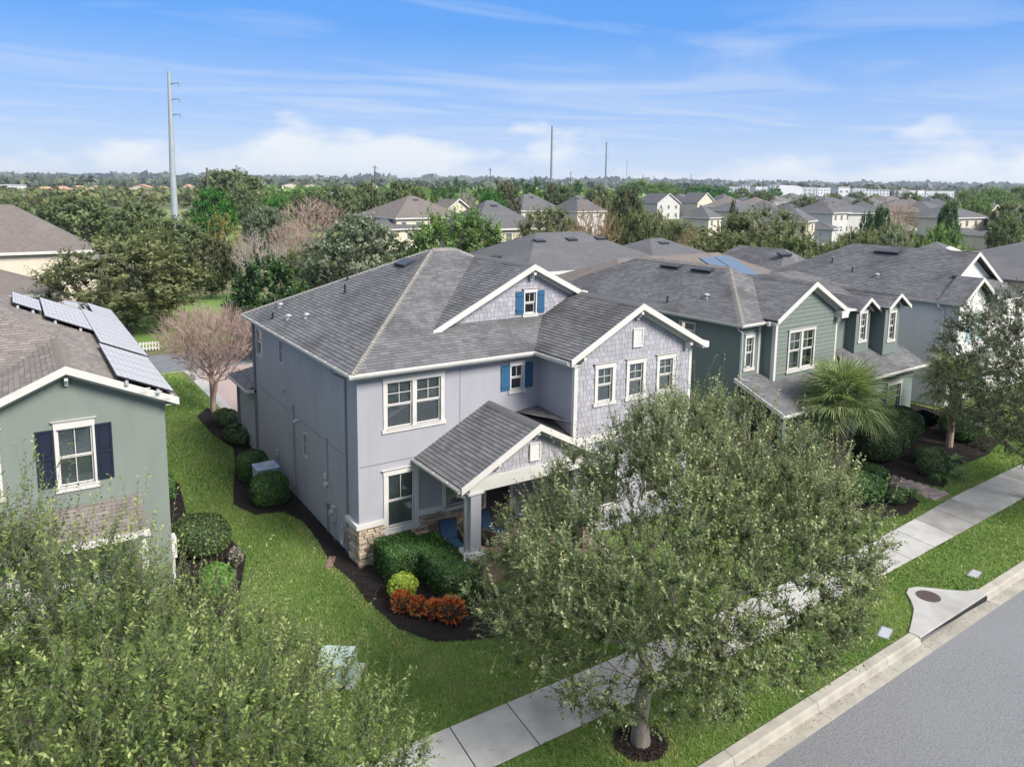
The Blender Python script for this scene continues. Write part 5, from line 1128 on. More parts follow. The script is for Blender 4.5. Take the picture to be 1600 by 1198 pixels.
# palms
def frond_mesh(seed, L=1.15, n=44):
    rg = random.Random(seed); m = MB(); pet = .75*L
    P = [V(pet*t, 0, -.12*L*t*t) for t in (0, .33, .66, 1)]; m.tube(P, [.022, .017, .013, .010], 5, t=.9)
    o = P[-1]
    for i in range(n):
        f = (i+.5)/n*2-1; a = f*2.15+rg.uniform(-.03, .03); l = L*(1.02-.30*abs(f)**1.5)*rg.uniform(.88, 1.08); fold = .22*(1-abs(f))
        d = V(math.cos(a), math.sin(a), .18*math.cos(a*.5)); s = V(-d.y, d.x, 0).normalized()
        w = [.016, .024, .016, .003]; dr = rg.uniform(.28, .55); tt = (0, .35, .7, 1)
        q = [o+V(.06*math.cos(a)*0, 0, 0)+d*(l*t)-V(0, 0, l*dr*t**2.6) for t in tt]; tn = min(1, max(0, rg.gauss(.5, .2)))
        for j in range(3):
            m.face([q[j]-s*w[j], q[j]+V(0, 0, -.012), q[j+1]+V(0, 0, -.010), q[j+1]-s*w[j+1]], 0, tn); m.face([q[j]+V(0, 0, -.012), q[j]+s*w[j], q[j+1]+s*w[j+1], q[j+1]+V(0, 0, -.010)], 0, min(1, tn+.12))
    return m
M_frond = leafmat('palm_leaf', [(0, (0.065, 0.095, 0.04)), (.45, (0.17, 0.215, 0.095)), (.8, (0.31, 0.36, 0.18)), (1, (0.42, 0.48, 0.22))], trans=.3, rough=.35, spec=.5)
FM = [frond_mesh(k).mesh('frond', M_frond) for k in range(4)]
def palm(loc, th, sc, label, nf, seed, trad=.2, dead=3):
    rg = random.Random(seed); t = empty('palm_tree', loc, label=label, cat='palm tree'); m = MB()
    m.tube([(0, 0, 0), (.02, 0, th*.5), (0, .02, th)], [trad*1.1, trad*.9, trad*.95], 10); m.build('trunk', M_barkp, t)
    b = MB(); z = .25*th
    while z < th*1.05:
        for k in range(5):
            a = k*1.2566+z*9; d = V(math.cos(a), math.sin(a), 0); s = V(-d.y, d.x, 0); p = d*trad*.85+V(0, 0, z); e = p+d*.14*sc+V(0, 0, .22)
            b.add([p-s*.05, p+s*.05, e+s*.03, e-s*.03, p-s*.05+V(0, 0, .05)+d*-.02, p+s*.05+V(0, 0, .05)+d*-.02], [(0, 1, 2, 3), (4, 5, 2, 3), (0, 4, 3), (1, 5, 2)], 0, rg.random())
        z += .13
    b.build('leaf_bases', pmat('palm_boot', (0.32, 0.21, 0.13), (0.17, 0.11, 0.07), 12, rough=.9, tint=[(0, .6), (1, 1.5)]), t)
    for i in range(nf):
        u_ = (i+.5)/nf; el = math.radians(84-108*u_**1.2+rg.uniform(-8, 8)); az = i*2.39996+rg.uniform(-.2, .2)
        mw = Matrix.Translation((0, 0, th+.05)) @ Matrix.Rotation(az, 4, 'Z') @ Matrix.Rotation(-el, 4, 'Y') @ Matrix.Rotation(rg.uniform(-.4, .4), 4, 'X') @ Matrix.Scale(sc*rg.uniform(.85, 1.1), 4)
        link('frond', FM[i % 4], t, mw=mw)
palm((19.95, -3.2, 0), 3.15, 1.03, 'tall full-crowned fan palm in front of the green house porch', 50, 4, .24)
palm((27.9, -3.7, 0), 2.9, .92, 'smaller fan palm beside the grey house, half behind the right-hand oak', 26, 8, .15)

# ------------------------------------------------------------------ small things near the houses
t = empty('air_conditioner', (-.78, 7.75, 0), .0, label='air conditioner with a blue-white fan top between two rounded shrubs', cat='air conditioner')
m = MB(); m.box(-.42, -.42, .05, .42, .42, .95); m.build('cabinet', pmat('ac_panel', (0.42, 0.47, 0.50), None, rough=.5), t, bevel=.05)
m = MB(); m.box(-.45, -.45, .95, .45, .45, 1.0); m.build('top_frame', pmat('ac_top', (0.30, 0.42, 0.58), None, rough=.4), t, bevel=.03)
m = MB()
for k in range(1, 9): rr_ = k*.045; m.tube([(math.cos(a*math.pi/10)*rr_, math.sin(a*math.pi/10)*rr_, 1.015) for a in range(21)], .005, 4, cap=False)
m.tube([(0, 0, .99), (0, 0, 1.03)], .07, 10); m.build('fan_guard', M_white, t)
m = MB()
for k in range(17):
    for sgn in (-1, 1): m.box(-.36+k*.045, sgn*.425-.004, .12, -.352+k*.045+.012, sgn*.425+.004, .9)
m.build('grille', M_metal, t)
tp = empty('transformer_box', (-2.6, -4.75, 0), -.62, label='pale green utility box on the lawn, partly behind the left oak shoots', cat='utility box')
M_tr = pmat('pale_green_steel', (0.42, 0.52, 0.46), (0.36, 0.45, 0.40), 4, rough=.5, blot=(6, .55, .7, (.30, .28, .2), .3))
m = MB(); m.add([(-.45, -.35, 0), (.45, -.35, 0), (.45, .35, 0), (-.45, .35, 0), (-.43, -.33, .55), (.43, -.33, .55), (.43, .33, .62), (-.43, .33, .62)], [(4, 5, 6, 7), (0, 1, 5, 4), (1, 2, 6, 5), (2, 3, 7, 6), (3, 0, 4, 7)]); m.build('cabinet', M_tr, tp, bevel=.03)
m = MB(); m.box(-.44, -.36, .12, .44, -.345, .5); m.box(-.05, -.38, .28, .05, -.36, .36); m.build('hatch', M_tr, tp)
m = MB(); m.box(-.6, -.5, -.02, .6, .5, .05); m.build('plinth', M_conc, tp)
# wicker armchairs on the porch
def armchair(x, y, rz, label, mw_=M_wick, mc=M_cush, name='armchair'):
    t = empty(name, (x, y, .15), rz, label=label, cat='armchair')
    m = MB(); m.box(-.34, -.32, .04, .34, .34, .30); m.build('seat_base', mw_, t, bevel=.03)
    for sx in (-1, 1):
        m = MB(); m.prism([(sx*.34, -.34, .28), (sx*.34, .34, .28), (sx*.34, .36, .64), (sx*.34, .0, .60), (sx*.34, -.36, .55)], (sx*.07, 0, 0)); m.build('arm', mw_, t, bevel=.02)
    m = MB(); m.prism([(-.36, .26, .28), (-.36, .38, .28), (-.36, .56, .98), (-.36, .48, 1.0)], (.72, 0, 0)); m.build('backrest', mw_, t, bevel=.03)
    m = MB(); m.box(-.31, -.34, .30, .31, .26, .44); m.build('seat_cushion', mc, t, bevel=.05)
    m = MB(); m.prism([(-.29, .16, .44), (-.29, .29, .44), (-.29, .47, 1.0), (-.29, .36, 1.0)], (.58, 0, 0)); m.build('back_cushion', mc, t, bevel=.04)
    for sx in (-1, 1):
        for sy in (-1, 1): m = MB(); m.tube([(sx*.3, sy*.29, .05), (sx*.32, sy*.31, 0)], .022, 6); m.build('leg', mw_, t)
armchair(2.72, -.95, -.75+math.pi*.18, 'brown wicker armchair with blue cushions at the left end of the lavender porch')
armchair(4.3, -1.0, .5, 'second blue-cushioned wicker armchair deeper in the lavender porch')
t = empty('side_table', (2.75, -2.1, .15), .3, label='small dark table with a white top by the lavender porch column', cat='table')
m = MB(); m.box(-.25, -.25, .40, .25, .25, .45); m.build('table_top', M_white, t)
for sx in (-1, 1):
    for sy in (-1, 1): m = MB(); m.tube([(sx*.22, sy*.22, 0), (sx*.22, sy*.22, .4)], .015, 6); m.build('leg', M_black, t)
hl = lambda x, y: tuple(H3.matrix_world @ V(x, y, 0))[:2]
bpy.context.view_layer.update()
x_, y_ = hl(1.2, -1.0); armchair(x_, y_, .3, 'dark framed chair with a beige cushion on the green porch, near its left column', M_black, M_beige)
x_, y_ = hl(3.9, -.35); armchair(x_, y_, 0, 'chair with a beige back cushion against the wall of the green porch', M_black, M_beige)
t = empty('garden_flag', (20.95, -5.35, 0), .4, label='small white garden flag on a thin stake beside the paver path', cat='flag')
m = MB(); m.tube([(0, 0, 0), (0, 0, .5), (.22, 0, .5)], .008, 5); m.build('stake', M_black, t)
m = MB(); m.add([(.01, 0, .48), (.21, 0, .48), (.21, .02, .14), (.01, -.01, .14)], [(0, 1, 2, 3)]); m.add([(.01, -.003, .28), (.12, -.003, .28), (.12, .0, .14), (.01, -.013, .14)], [(0, 1, 2, 3)], 1); m.build('cloth', [M_white, pmat('flag_orange', (.6, .2, .08), None)], t)
t = empty('garden_statue', (31.0, -3.3, 0), 0, label='small white garden statue behind the fern-green bush near the right-hand oak', cat='statue')
m = MB(); m.tube([(0, 0, 0), (0, 0, .25), (0, 0, .28)], [.18, .16, .2], 10); m.build('pedestal', M_white, t)
m = MB(); m.tube([(0, 0, .28), (0, 0, .5), (0.02, 0, .8), (0, 0, .98), (0, 0, 1.02), (.01, 0, 1.12), (0, 0, 1.22)], [.12, .14, .10, .13, .05, .085, .03], 10); m.tube([(.12, 0, .95), (.2, -.03, .75), (.1, -.1, .65)], .035, 6); m.tube([(-.12, 0, .95), (-.2, -.03, .75), (-.08, -.1, .7)], .035, 6); m.build('figure', M_white, t, smooth=True)
t = empty('splash_block', (-.72, .78, 0), -.5, label='flat brown splash slab in the mulch by the stone corner', cat='slab'); m = MB(); m.box(-.1, -.35, .0, .12, .35, .05); m.build('slab', M_porch, t)

# ------------------------------------------------------------------ middle distance and far houses
RM = {'grey': pmat('far_roof_grey', (0.115, 0.115, 0.12), (0.085, 0.085, 0.09), 2.5, rough=.95, bump=.4, bscale=14, stretch=(1, 1, 4), blot=(.25, .5, .7, (0.16, 0.155, 0.155), .5)),
      'brown': pmat('far_roof_brown', (0.17, 0.145, 0.13), (0.125, 0.108, 0.10), 2.5, rough=.95, bump=.4, bscale=14, blot=(.25, .5, .7, (0.2, 0.18, 0.17), .5)),
      'blue': pmat('far_roof_blue', (0.12, 0.13, 0.15), (0.09, 0.10, 0.12), 2.5, rough=.95, bump=.4, bscale=14),
      'green': pmat('far_roof_green', (0.22, 0.25, 0.22), (0.17, 0.2, 0.17), 2.5, rough=.95)}
WM = {'cream': M_crm, 'white': pmat('far_white', (0.56, 0.55, 0.52), (0.50, 0.49, 0.47), 1, rough=.8), 'brick': M_brick}
def far_house(x, y, w, ze, zr, kind, wall, roof, label, rz, seed, d=None, win=True, group='suburban houses behind', nv=2):
    rg = random.Random(seed); t = empty('house', (x, y, 0), rz, label=label, cat='house', group=group); d = d or max(w*rg.uniform(.8, 1.1), 6); o = .4
    m = MB(); hw, hd = w/2-.1, d/2
    m.box(-hw, 0, 0, hw, d, ze)
    r = MB(); hr = min(w/2, d/2)*.96 if kind == 'hip' else 0; xl, xr = -w/2-o+.1, w/2+o-.1
    if kind == 'hip':
        a, b = V(xl+hr, d/2, zr), V(xr-hr, d/2, zr)
        if b.x-a.x < .4: a, b = V(-.2, d/2, zr), V(.2, d/2, zr)
        F, G, B, C = V(xl, -o, ze), V(xr, -o, ze), V(xr, d+o, ze), V(xl, d+o, ze)
        for p in ([F, G, b, a], [G, B, b], [B, C, a, b], [C, F, a]): slab(r, p, .12)
    else:  # gable faces the street
        a, b = V(0, -o, zr), V(0, d+o, zr); F, G, B, C = V(xl, -o, ze-.1), V(xr, -o, ze-.1), V(xr, d+o, ze-.1), V(xl, d+o, ze-.1)
        for p in ([C, F, a, b], [G, B, b, a]): slab(r, p, .12)
        m.add([(-hw, 0, ze), (hw, 0, ze), (0, 0, zr-.25), (-hw, d, ze), (hw, d, ze), (0, d, zr-.25)], [(0, 1, 2), (5, 4, 3)])
    wo_ = m.build('wall', WM[wall], t); ro = r.build('roof', RM[roof], t)
    f = MB()
    if kind == 'hip': f.box(xl-.05, -o-.06, ze-.22, xr+.05, -o, ze+.02); f.box(xl-.06, -o, ze-.22, xl, d+o, ze+.02); f.box(xr, -o, ze-.22, xr+.06, d+o, ze+.02)
    else:
        for s_ in (-1, 1): f.beam((s_*(w/2+o-.1), -o-.03, ze-.1), (0, -o-.03, zr), .07, .28)
    f.build('fascia', M_white, t)
    if win and w > 5:
        n = max(2, int(w/3))
        for k in range(n):
            wx = -hw+(k+.5)*2*hw/n-.45
            for zz_ in ([ze-1.9] if ze < 4.5 else [ze-1.9, 1.0]):
                b_ = MB(); b_.box(wx-.08, -.04, zz_-.08, wx+.98, 0, zz_+1.28); wn = b_.build('window', M_white, t); g = MB(); g.box(wx, -.06, zz_, wx+.9, -.04, zz_+.58); g.box(wx, -.06, zz_+.62, wx+.9, -.04, zz_+1.2); g.build('pane', pmat('far_pane', (0.12, 0.135, 0.15), None, rough=.25), wn)
    if nv and kind == 'hip':
        e2 = V(0, d/2+o, zr-ze).normalized(); nn_ = V(0, -(zr-ze), d/2+o).normalized()
        for k in range(nv): f_ = .8; boxvent(t, V((k-(nv-1)/2)*w*.25, -o+(d/2+o)*f_, ze+(zr-ze)*f_), (1, 0, 0), e2, nn_, w=1.0, d=.5, h=.14)
    return t
TREES=[
(1.2,127.9,9.7,6.8,'oak','dark oak beyond the tan roof at the far left, standing before the mown field'),
(-7.6,157.5,8.8,3.1,'oak','small dark tree poking up behind the ridge of the far-left tan roof'),
(-2.2,177.7,6.8,1.6,'small','tiny round shrub-like tree alone at the edge of the left field'),
(-1.2,45.2,8.5,6.0,'oakl','broad olive-green oak filling the yard behind the solar-panel house'),
(8.3,108.9,9.1,4.4,'oak','dark tree left of the tall steel pole, above the pale path'),
(7.5,78.0,8.6,4.8,'oak','big dark green tree covering the foot of the tall steel pole'),
(1.9,48.1,9.1,1.5,'oakl','upright pale-tipped top rising from behind the broad olive oak'),
(25.5,136.5,11.0,4.3,'bright','vivid green rounded tree just right of the tall steel pole'),
(48.2,218.9,16.2,10.6,'oak','largest dark domed tree on the skyline left of centre'),
(40.7,174.8,11.1,4.8,'oak','dull green tree below the big dome on the skyline'),
(43.1,155.0,9.5,3.8,'bright','vivid green tree, smaller one, left of the reddish bare trees'),
(25.2,100.3,8.5,3.6,'grey','grey-green round tree in front of the smaller vivid green tree'),
(13.8,78.8,8.5,2.5,'yellow','yellowing half-bare tree below the vivid green rounded tree'),
(8.5,60.3,6.6,2.5,'dark','dark brownish-green tree left of the pink bare trees'),
(6.1,30.7,7.4,3.0,'ever','dark glossy evergreen with pale shoots beside the far corner of the lavender roof'),
(33.3,101.4,10.0,6.3,'bare','reddish bare-twigged thicket tree left of centre, the widest bare crown'),
(22.2,78.0,7.4,2.9,'bare','dull red bare tree in front and left of the widest bare crown'),
(11.7,56.0,7.6,2.5,'barep','pale pink bare tree behind the glossy evergreen'),
(12.3,48.3,7.0,1.8,'barep','pale bare tree just above the glossy evergreen on its right'),
(15.0,37.4,9.6,4.4,'grey','big grey-green tree behind the left roof slope of the lavender house'),
(12.5,43.4,7.3,1.9,'oakl','light green small tree between the pale bare tree and the grey-green tree'),
(23.8,36.6,10.0,5.0,'oakg','big fresh green tree directly above the lavender house roof peak'),
(59.7,162.7,11.6,6.4,'oak','green tree right of the reddish bare thicket on the skyline'),
(70.4,168.0,12.5,5.9,'oak','dark tree left of the thin pole near the middle of the skyline'),
(63.2,130.7,12.9,5.4,'oak','round dark tree right of the thin pole, left of the brown roof'),
(70.9,215.5,11.1,7.0,'oakg','green tree on the skyline above the reddish bare thicket'),
(77.1,151.6,11.5,3.2,'oak','narrow dark tree just left of the brown peaked roof'),
(105.5,193.3,11.1,3.6,'pine','young pine with separate tufts left of the taller pine'),
(95.4,164.2,14.0,5.3,'pine','tallest green pine above the brown roof ridge'),
(105.8,169.3,12.7,4.6,'pine','green pine right of the tallest pine'),
(77.4,127.3,11.4,3.3,'barep','bare whitish tree in front of the tallest pine'),
(84.3,123.2,13.2,4.7,'dark','dark mixed tree behind the grey hip roof in the middle'),
(79.7,119.8,11.5,3.4,'bright','bright green low tree behind the grey hip roof in the middle'),
(133.4,188.0,14.6,5.2,'pine','pine left of the tall mid-skyline pole'),
(137.4,185.3,14.3,4.6,'pine','pine just left of the tall mid-skyline pole'),
(136.5,173.7,13.1,4.4,'dark','dark tree at the foot of the tall mid-skyline pole'),
(149.1,177.7,13.8,6.3,'pine','full green pine between the two tall mid-skyline poles'),
(133.2,163.6,11.9,5.8,'oak','olive tree behind the grey roof with one vent'),
(154.3,174.2,12.6,5.2,'oak','dull green tree below the second tall mid-skyline pole'),
(51.0,60.0,10.1,4.2,'oakl','wide olive tree left of the orange-tinged bare tree'),
(44.5,42.8,11.3,3.1,'bareo','orange-tinged bare tree behind the cream house with four roof vents'),
(49.2,42.1,10.8,3.4,'oakl','wide olive tree right of the orange-tinged bare tree'),
(80.2,77.6,12.1,3.3,'dark','russet-topped tree behind the olive tree right of the bare tree'),
(221.7,227.3,14.7,11.0,'oakg','green wood-edge tree right of the second tall pole'),
(267.2,258.0,14.3,11.1,'oakg','green tree with a few thin masts behind it'),
(298.5,261.7,12.9,10.0,'bright','bright green tree behind the white-gabled roofs'),
(284.6,258.7,13.2,6.5,'pine','green pine left of the bright green tree behind the gabled roofs'),
(291.1,242.3,12.1,7.9,'bright','bright green tree behind the third gabled roof'),
(315.4,250.8,12.2,5.7,'oak','small dark tree between the gabled roofs and the horizon buildings'),
(69.5,60.1,9.5,4.1,'oakl','grey-olive tree in front of the white-gabled house'),
(65.1,50.7,8.8,2.9,'oakl','olive tree just below the white-gabled house'),
(47.9,28.1,8.6,4.5,'oakl','left half of the large olive tree pair behind the green house roof'),
(58.1,31.6,11.1,5.4,'oakl','tall yellow-olive tree, right and higher of the pair behind the green house'),
(48.6,20.6,8.9,2.5,'oak','darker olive tree at the right foot of the tall yellow-olive tree'),
(60.6,43.9,7.9,1.7,'bareo','small brownish bare tree left of the large olive pair'),
(87.4,60.7,10.4,0.8,'dark','small maroon tree beside the small white gable'),
(265.6,198.5,11.1,6.9,'oak','olive tree just above the tall yellow-olive tree'),
(346.3,254.9,12.4,6.0,'bright','bright tree in front of the arched white hall'),
(185.2,117.9,9.9,5.5,'oak','olive tree behind the cream house with the little cupola'),
(172.1,102.1,9.0,4.2,'bareo','russet bare tree right of the cream house with the little cupola'),
(264.9,162.9,10.5,3.8,'oak','olive tree in front of the white block on the horizon'),
(86.1,37.4,9.5,1.3,'ever','dark cone-shaped tree left of the russet trees at right'),
(92.5,39.4,10.3,1.5,'ever','taller dark cone-shaped tree left of the russet trees at right'),
(61.0,22.2,8.9,3.1,'oakl','olive tree row behind the ridge of the grey house, left one'),
(77.3,28.5,9.1,2.9,'oakl','feathery grey-green tree behind the ridge of the grey house, middle one'),
(67.5,18.0,8.6,2.8,'oakg','green tree with a bright patch behind the skylight roof'),
(119.5,52.2,10.9,3.0,'bareo','russet-orange bare tree among the far roofs at right'),
(59.6,18.2,8.5,1.8,'grey','silvery shrub-tree behind the grey house ridge'),
(208.2,115.1,9.8,3.8,'oak','small dark tree between two far hip roofs'),
(115.9,42.4,10.6,2.0,'ever','dark tree left of the cream garage-sided house'),
(330.5,156.8,10.8,5.5,'oak','small olive tree by the far white blocks at right'),
(182.7,71.8,11.9,4.5,'oakg','pale green tree right of the last white block'),
(242.4,93.6,12.9,7.7,'oakg','green tree on the right skyline'),
(146.8,46.7,11.1,4.1,'oak','dark tree at the right edge above the brick gable'),
(209.1,84.4,9.3,5.1,'dark','dark tree behind the hip roof with the pale patches'),
(281.6,104.6,13.5,5.4,'oak','dark blue-green tree at the right end of the skyline'),
(101.4,27.6,9.7,2.1,'oak','dark tree between the brick gable and the cream house at the right edge'),
(54.7,21.3,8.6,1.8,'oakl','low olive tree in front of the small grey garage roof'),
(365.9,218.1,10.8,6.0,'oak','small tree before the white town blocks'),
(330.0,169.1,10.7,6.3,'oak','round dark tree before the long white blocks'),
]
HOUSES=[
(57.7,105.7,15.2,5.80,9.67,'hip','cream','brown','brown hip-roofed house with a pale ridge line left of the pines'),
(73.6,124.0,7.2,6.20,8.76,'gable','cream','brown','brown roof with a small cream gable end below the tallest pine'),
(51.6,70.4,11.1,5.80,9.66,'hip','cream','grey','cream house under a grey hip roof behind the fresh green tree'),
(52.1,103.9,11.5,4.00,5.82,'hip','cream','grey','low grey roof with a white gutter behind the grey-green tree'),
(102.0,132.3,13.2,5.80,9.72,'hip','cream','grey','grey hip roof with one vent left of the orange-tinged bare tree'),
(111.5,125.1,9.7,5.80,9.53,'hip','white','grey','grey roof with a small white front gable behind the orange-tinged bare tree'),
(195.2,183.0,10.8,5.80,9.36,'gable','white','grey','house with the tall white gable, leftmost of the gabled row'),
(220.8,198.4,7.2,5.80,9.19,'hip','cream','grey','tan-sided hip roof tucked right of the tall white gable'),
(220.8,188.4,10.5,5.80,9.61,'gable','cream','grey','house with the cream gable in the far gabled row'),
(234.5,186.3,11.4,5.80,9.16,'hip','white','grey','last house of the far gabled row, with a little white gable'),
(138.2,109.8,7.1,4.50,7.36,'hip','cream','grey','plain grey roof below the cream gable'),
(83.7,68.7,3.2,3.20,5.10,'hip','cream','blue','bluish low roof between the two large olive trees'),
(119.9,70.0,8.3,5.80,8.88,'hip','cream','grey','cream house with a little cupola on its roof ridge'),
(173.8,98.3,12.4,5.80,8.73,'hip','white','grey','white-walled house with a wide hip roof behind the cupola house'),
(281.2,169.1,10.5,5.80,8.74,'hip','cream','brown','brown hip roof behind the white-walled house'),
(229.4,122.3,10.0,5.80,9.56,'hip','cream','grey','far hip roof with a pale sunlit slope'),
(248.3,124.8,7.4,5.80,8.39,'hip','white','grey','far roof left of the russet-orange bare tree'),
(284.4,132.3,9.1,5.80,9.19,'hip','cream','grey','far dark hip roof behind the cream garage-sided house'),
(173.1,66.7,13.8,5.80,8.29,'hip','cream','grey','cream garage-sided house with a symmetrical hip roof at right'),
(161.2,58.5,5.4,3.00,4.13,'hip','cream','grey','single-storey grey garage roof attached before the garage-sided house'),
(197.3,73.1,7.3,6.30,8.29,'gable','brick','brown','brick-gabled house at the right edge of the far roofs'),
(179.4,57.8,8.8,5.80,6.75,'hip','cream','blue','cream house cut by the right edge of the picture'),
(160.6,50.2,9.4,3.00,4.05,'hip','cream','grey','low garage roof at the right edge below the cream house'),
(144.9,63.8,8.6,4.00,6.23,'hip','cream','green','pale greenish low roof in front of the russet-orange bare tree'),
(170.3,74.2,5.0,4.50,5.75,'hip','cream','brown','small brown roof left of the dark tree at right'),
(102.4,55.5,4.0,3.00,4.43,'hip','cream','grey','low grey garage roof below the cupola house'),
(148.3,83.6,4.3,3.00,4.43,'hip','white','grey','low porch roof with a white edge right of the cupola house'),
(351.9,157.7,8.6,5.80,8.13,'hip','white','grey','tiny far roof right of the dark hip roof'),
(323.7,162.3,8.3,5.80,8.05,'hip','cream','brown','tiny brown far roof right of the russet-orange bare tree'),
(269.3,191.8,9.8,5.80,7.44,'hip','cream','grey','tiny far roof left of the cupola'),
(302.4,199.2,11.7,5.80,7.58,'hip','cream','grey','tiny far roof above the cupola house'),
(441.3,265.5,8.8,5.80,8.38,'hip','cream','grey','tiny far roof before the white block on the horizon'),
(416.0,230.9,9.2,5.80,8.12,'hip','white','brown','tiny brown far roof right of the pale sunlit slope'),
]
BLDGS=[
(596,431,22.2,13.9,'arch','white arched-roof hall on the horizon'),
(584,439,8.8,13.8,'box','cream block beside the arched white hall'),
(699,485,13.4,12.4,'box','pale block just right of the arched white hall'),
(760,506,24.9,11.9,'box','long white block between the arched hall and the tallest tower block'),
(545,344,10.0,12.6,'box','tallest cream tower block on the right horizon'),
(789,487,14.2,11.6,'box','white block right of the tallest tower block'),
(854,505,27.1,10.3,'box','low long white block right of centre of the row'),
(877,490,13.5,9.8,'box','white apartment block, first of the separate row at right'),
(888,483,10.5,10.0,'box','white apartment block, second of the separate row at right'),
(897,477,9.0,10.1,'box','white apartment block, third of the separate row at right'),
(916,465,33.1,9.6,'box','longest white block ending the row at right'),
(634,527,13.4,12.2,'box','cream block with a tan roof left of the thin mast'),
(643,521,8.0,13.7,'box','pale orange block left of the horizon row'),
(615,479,12.5,12.5,'box','cream block left of the hall behind the thin dark mast'),
(-7,577,12.5,8.0,'box','white flat building at the far left edge'),
(8,507,6.4,7.8,'gable','orange-roofed house nearest the left edge on the horizon'),
(20,583,9.6,7.7,'gable','white house with an orange roof, left on the horizon'),
(32,600,9.9,8.1,'gable','pink-roofed house on the left horizon'),
(45,616,9.4,8.2,'gable','tan-roofed house with a steep front on the left horizon'),
(55,609,10.3,7.3,'gable','yellow-walled house on the left horizon'),
(82,664,16.6,9.1,'gable','widest orange-roofed house left of the tall steel pole'),
(99,677,13.9,7.7,'gable','low white house left of the tall steel pole'),
(110,622,6.5,9.6,'gable','pink house right of the tall steel pole'),
(273,878,19.6,11.2,'gable','far orange roof left of the flat shed'),
(294,865,24.1,10.7,'gable','far orange roof row above the blue-grey shed'),
(96,271,4.3,8.4,'box','small blue-grey shed among the trees'),
(354,826,6.0,11.5,'gable','tiny cream house by the thin pole at centre left'),
]
POLES=[
(173.2,225.9,34.9,'steel','tallest of the two bare steel poles on the middle skyline'),
(257.2,291.9,34.6,'steel','second, thinner steel pole on the middle skyline'),
(125.9,289.7,19.7,'wood','thin pole right of the dark trees near the middle skyline'),
(215.8,340.3,21.1,'wood','thin pole above the grey hip roof'),
(30.3,164.2,15.1,'wood','short dark utility pole behind the vivid green tree'),
(365.0,460.9,22.7,'wood','very short thin mast between the two tall poles'),
(608.4,668.0,42.2,'steel','faint mast just right of the second tall pole'),
(552.9,580.5,23.8,'wood','faint mast over the green wood edge, left one'),
(562.4,574.3,23.3,'wood','faint mast over the green wood edge, right one'),
(519.7,481.7,23.4,'wood','dark stubby mast above the gabled roofs'),
(662.2,630.3,23.5,'wood','faint mast left of the stubby mast'),
(408.3,312.0,17.3,'wood','thin dark mast standing before the cream horizon blocks'),
]

for i, (x, y, w, ze, zr, k, wl_, rf_, l) in enumerate(HOUSES):
    far_house(x, y, w, ze, zr, k, wl_, rf_, l, math.radians([3, 6, -4, 8][i % 4])+(.35 if k == 'hip' and w < 9 else 0), i, nv=[1, 2, 1, 0][i % 4] if w > 8 else 0)
rgh = random.Random(44)
LMK = [(1010, 'the faint masts'), (1059, 'the tall white gable'), (1104, 'the cream gable'), (1148, 'the small maroon tree'), (1195, 'the tall yellow-olive tree'), (1237, 'the arched white hall'), (1290, 'the cupola house'), (1320, 'the tallest tower block'), (1370, 'the low long white block'), (1408, 'the first apartment block'), (1440, 'the third apartment block'), (1472, 'the longest white block'), (1519, 'the symmetrical hip roof'), (1552, 'the brick gable'), (1590, 'the house cut by the right edge'), (1625, 'the picture edge')]
used_l = set()
def far_label(w_, r_, px_, row):
    for _, nm in sorted(LMK, key=lambda q: abs(q[0]-px_)):
        l = '%s %s-roofed house, %s packed row, in line with %s' % (w_, r_, ('nearest', 'second', 'third', 'farthest')[row], nm)
        if (row, nm) not in used_l: used_l.add((row, nm)); return l
for i in range(44):
    row = i//11; D_ = (215, 275, 350, 450)[row]*rgh.uniform(.92, 1.08); px_ = (1010 if row > 1 else 1175)+(i % 11)*((1640-(1010 if row > 1 else 1175))/11)+rgh.uniform(-14, 14)
    d_ = Vector((math.sin(yaw), math.cos(yaw), 0))+r0*((px_-782.66)/1196.3); c_ = CAM+d_*D_
    far_house(c_.x, c_.y, rgh.uniform(10, 15), 5.6, rgh.uniform(7.8, 8.8), 'hip', wc_ := rgh.choice(['cream', 'white', 'cream']), rc_ := rgh.choice(['grey', 'grey', 'brown']), far_label(wc_, rc_, px_, row), math.radians(rgh.choice([3, -20, 35])), 100+i, nv=0, win=False, group='packed roofs far off to the right')
# cream house with four roof vents directly behind the lavender one
A1 = far_house(29.0, 23.0, 14.2, 5.85, 8.25, 'hip', 'cream', 'grey', 'cream house with four roof vents directly behind the lavender house', math.radians(1.5), 71, d=10.6, win=False, nv=0)
for x in (-3.4, -2.0): 
    b_ = MB(); b_.box(x-.08, -.04, 3.9, x+1.0, 0, 5.3); wn = b_.build('window', M_white, A1); g = MB(); g.box(x, -.06, 3.98, x+.92, -.04, 4.58); g.box(x, -.06, 4.63, x+.92, -.04, 5.22); g.build('pane', M_dark, wn)
for k, x in enumerate((-6.0, -3.0, .2, 3.2)): boxvent(A1, V(x, 4.0 if k else 4.6, 5.85+2.4*(4.4 if k else 5.0)/5.7+.02) if k else V(-6.2, 5.2, 6.5), (1, 0, 0) if k else (0, -1, 0), (0, 5.7, 2.4) if k else (5.7, 0, 2.4), (0, -2.4, 5.7) if k else (-2.4, 0, 5.7), w=.9, d=.5, h=.14)
A2h = far_house(41.2, 25.4, 9.5, 5.4, 7.3, 'hip', 'cream', 'grey', 'lower grey wing roof with one vent right of the four-vent cream house', math.radians(1.5), 72, d=9, win=False, nv=1)
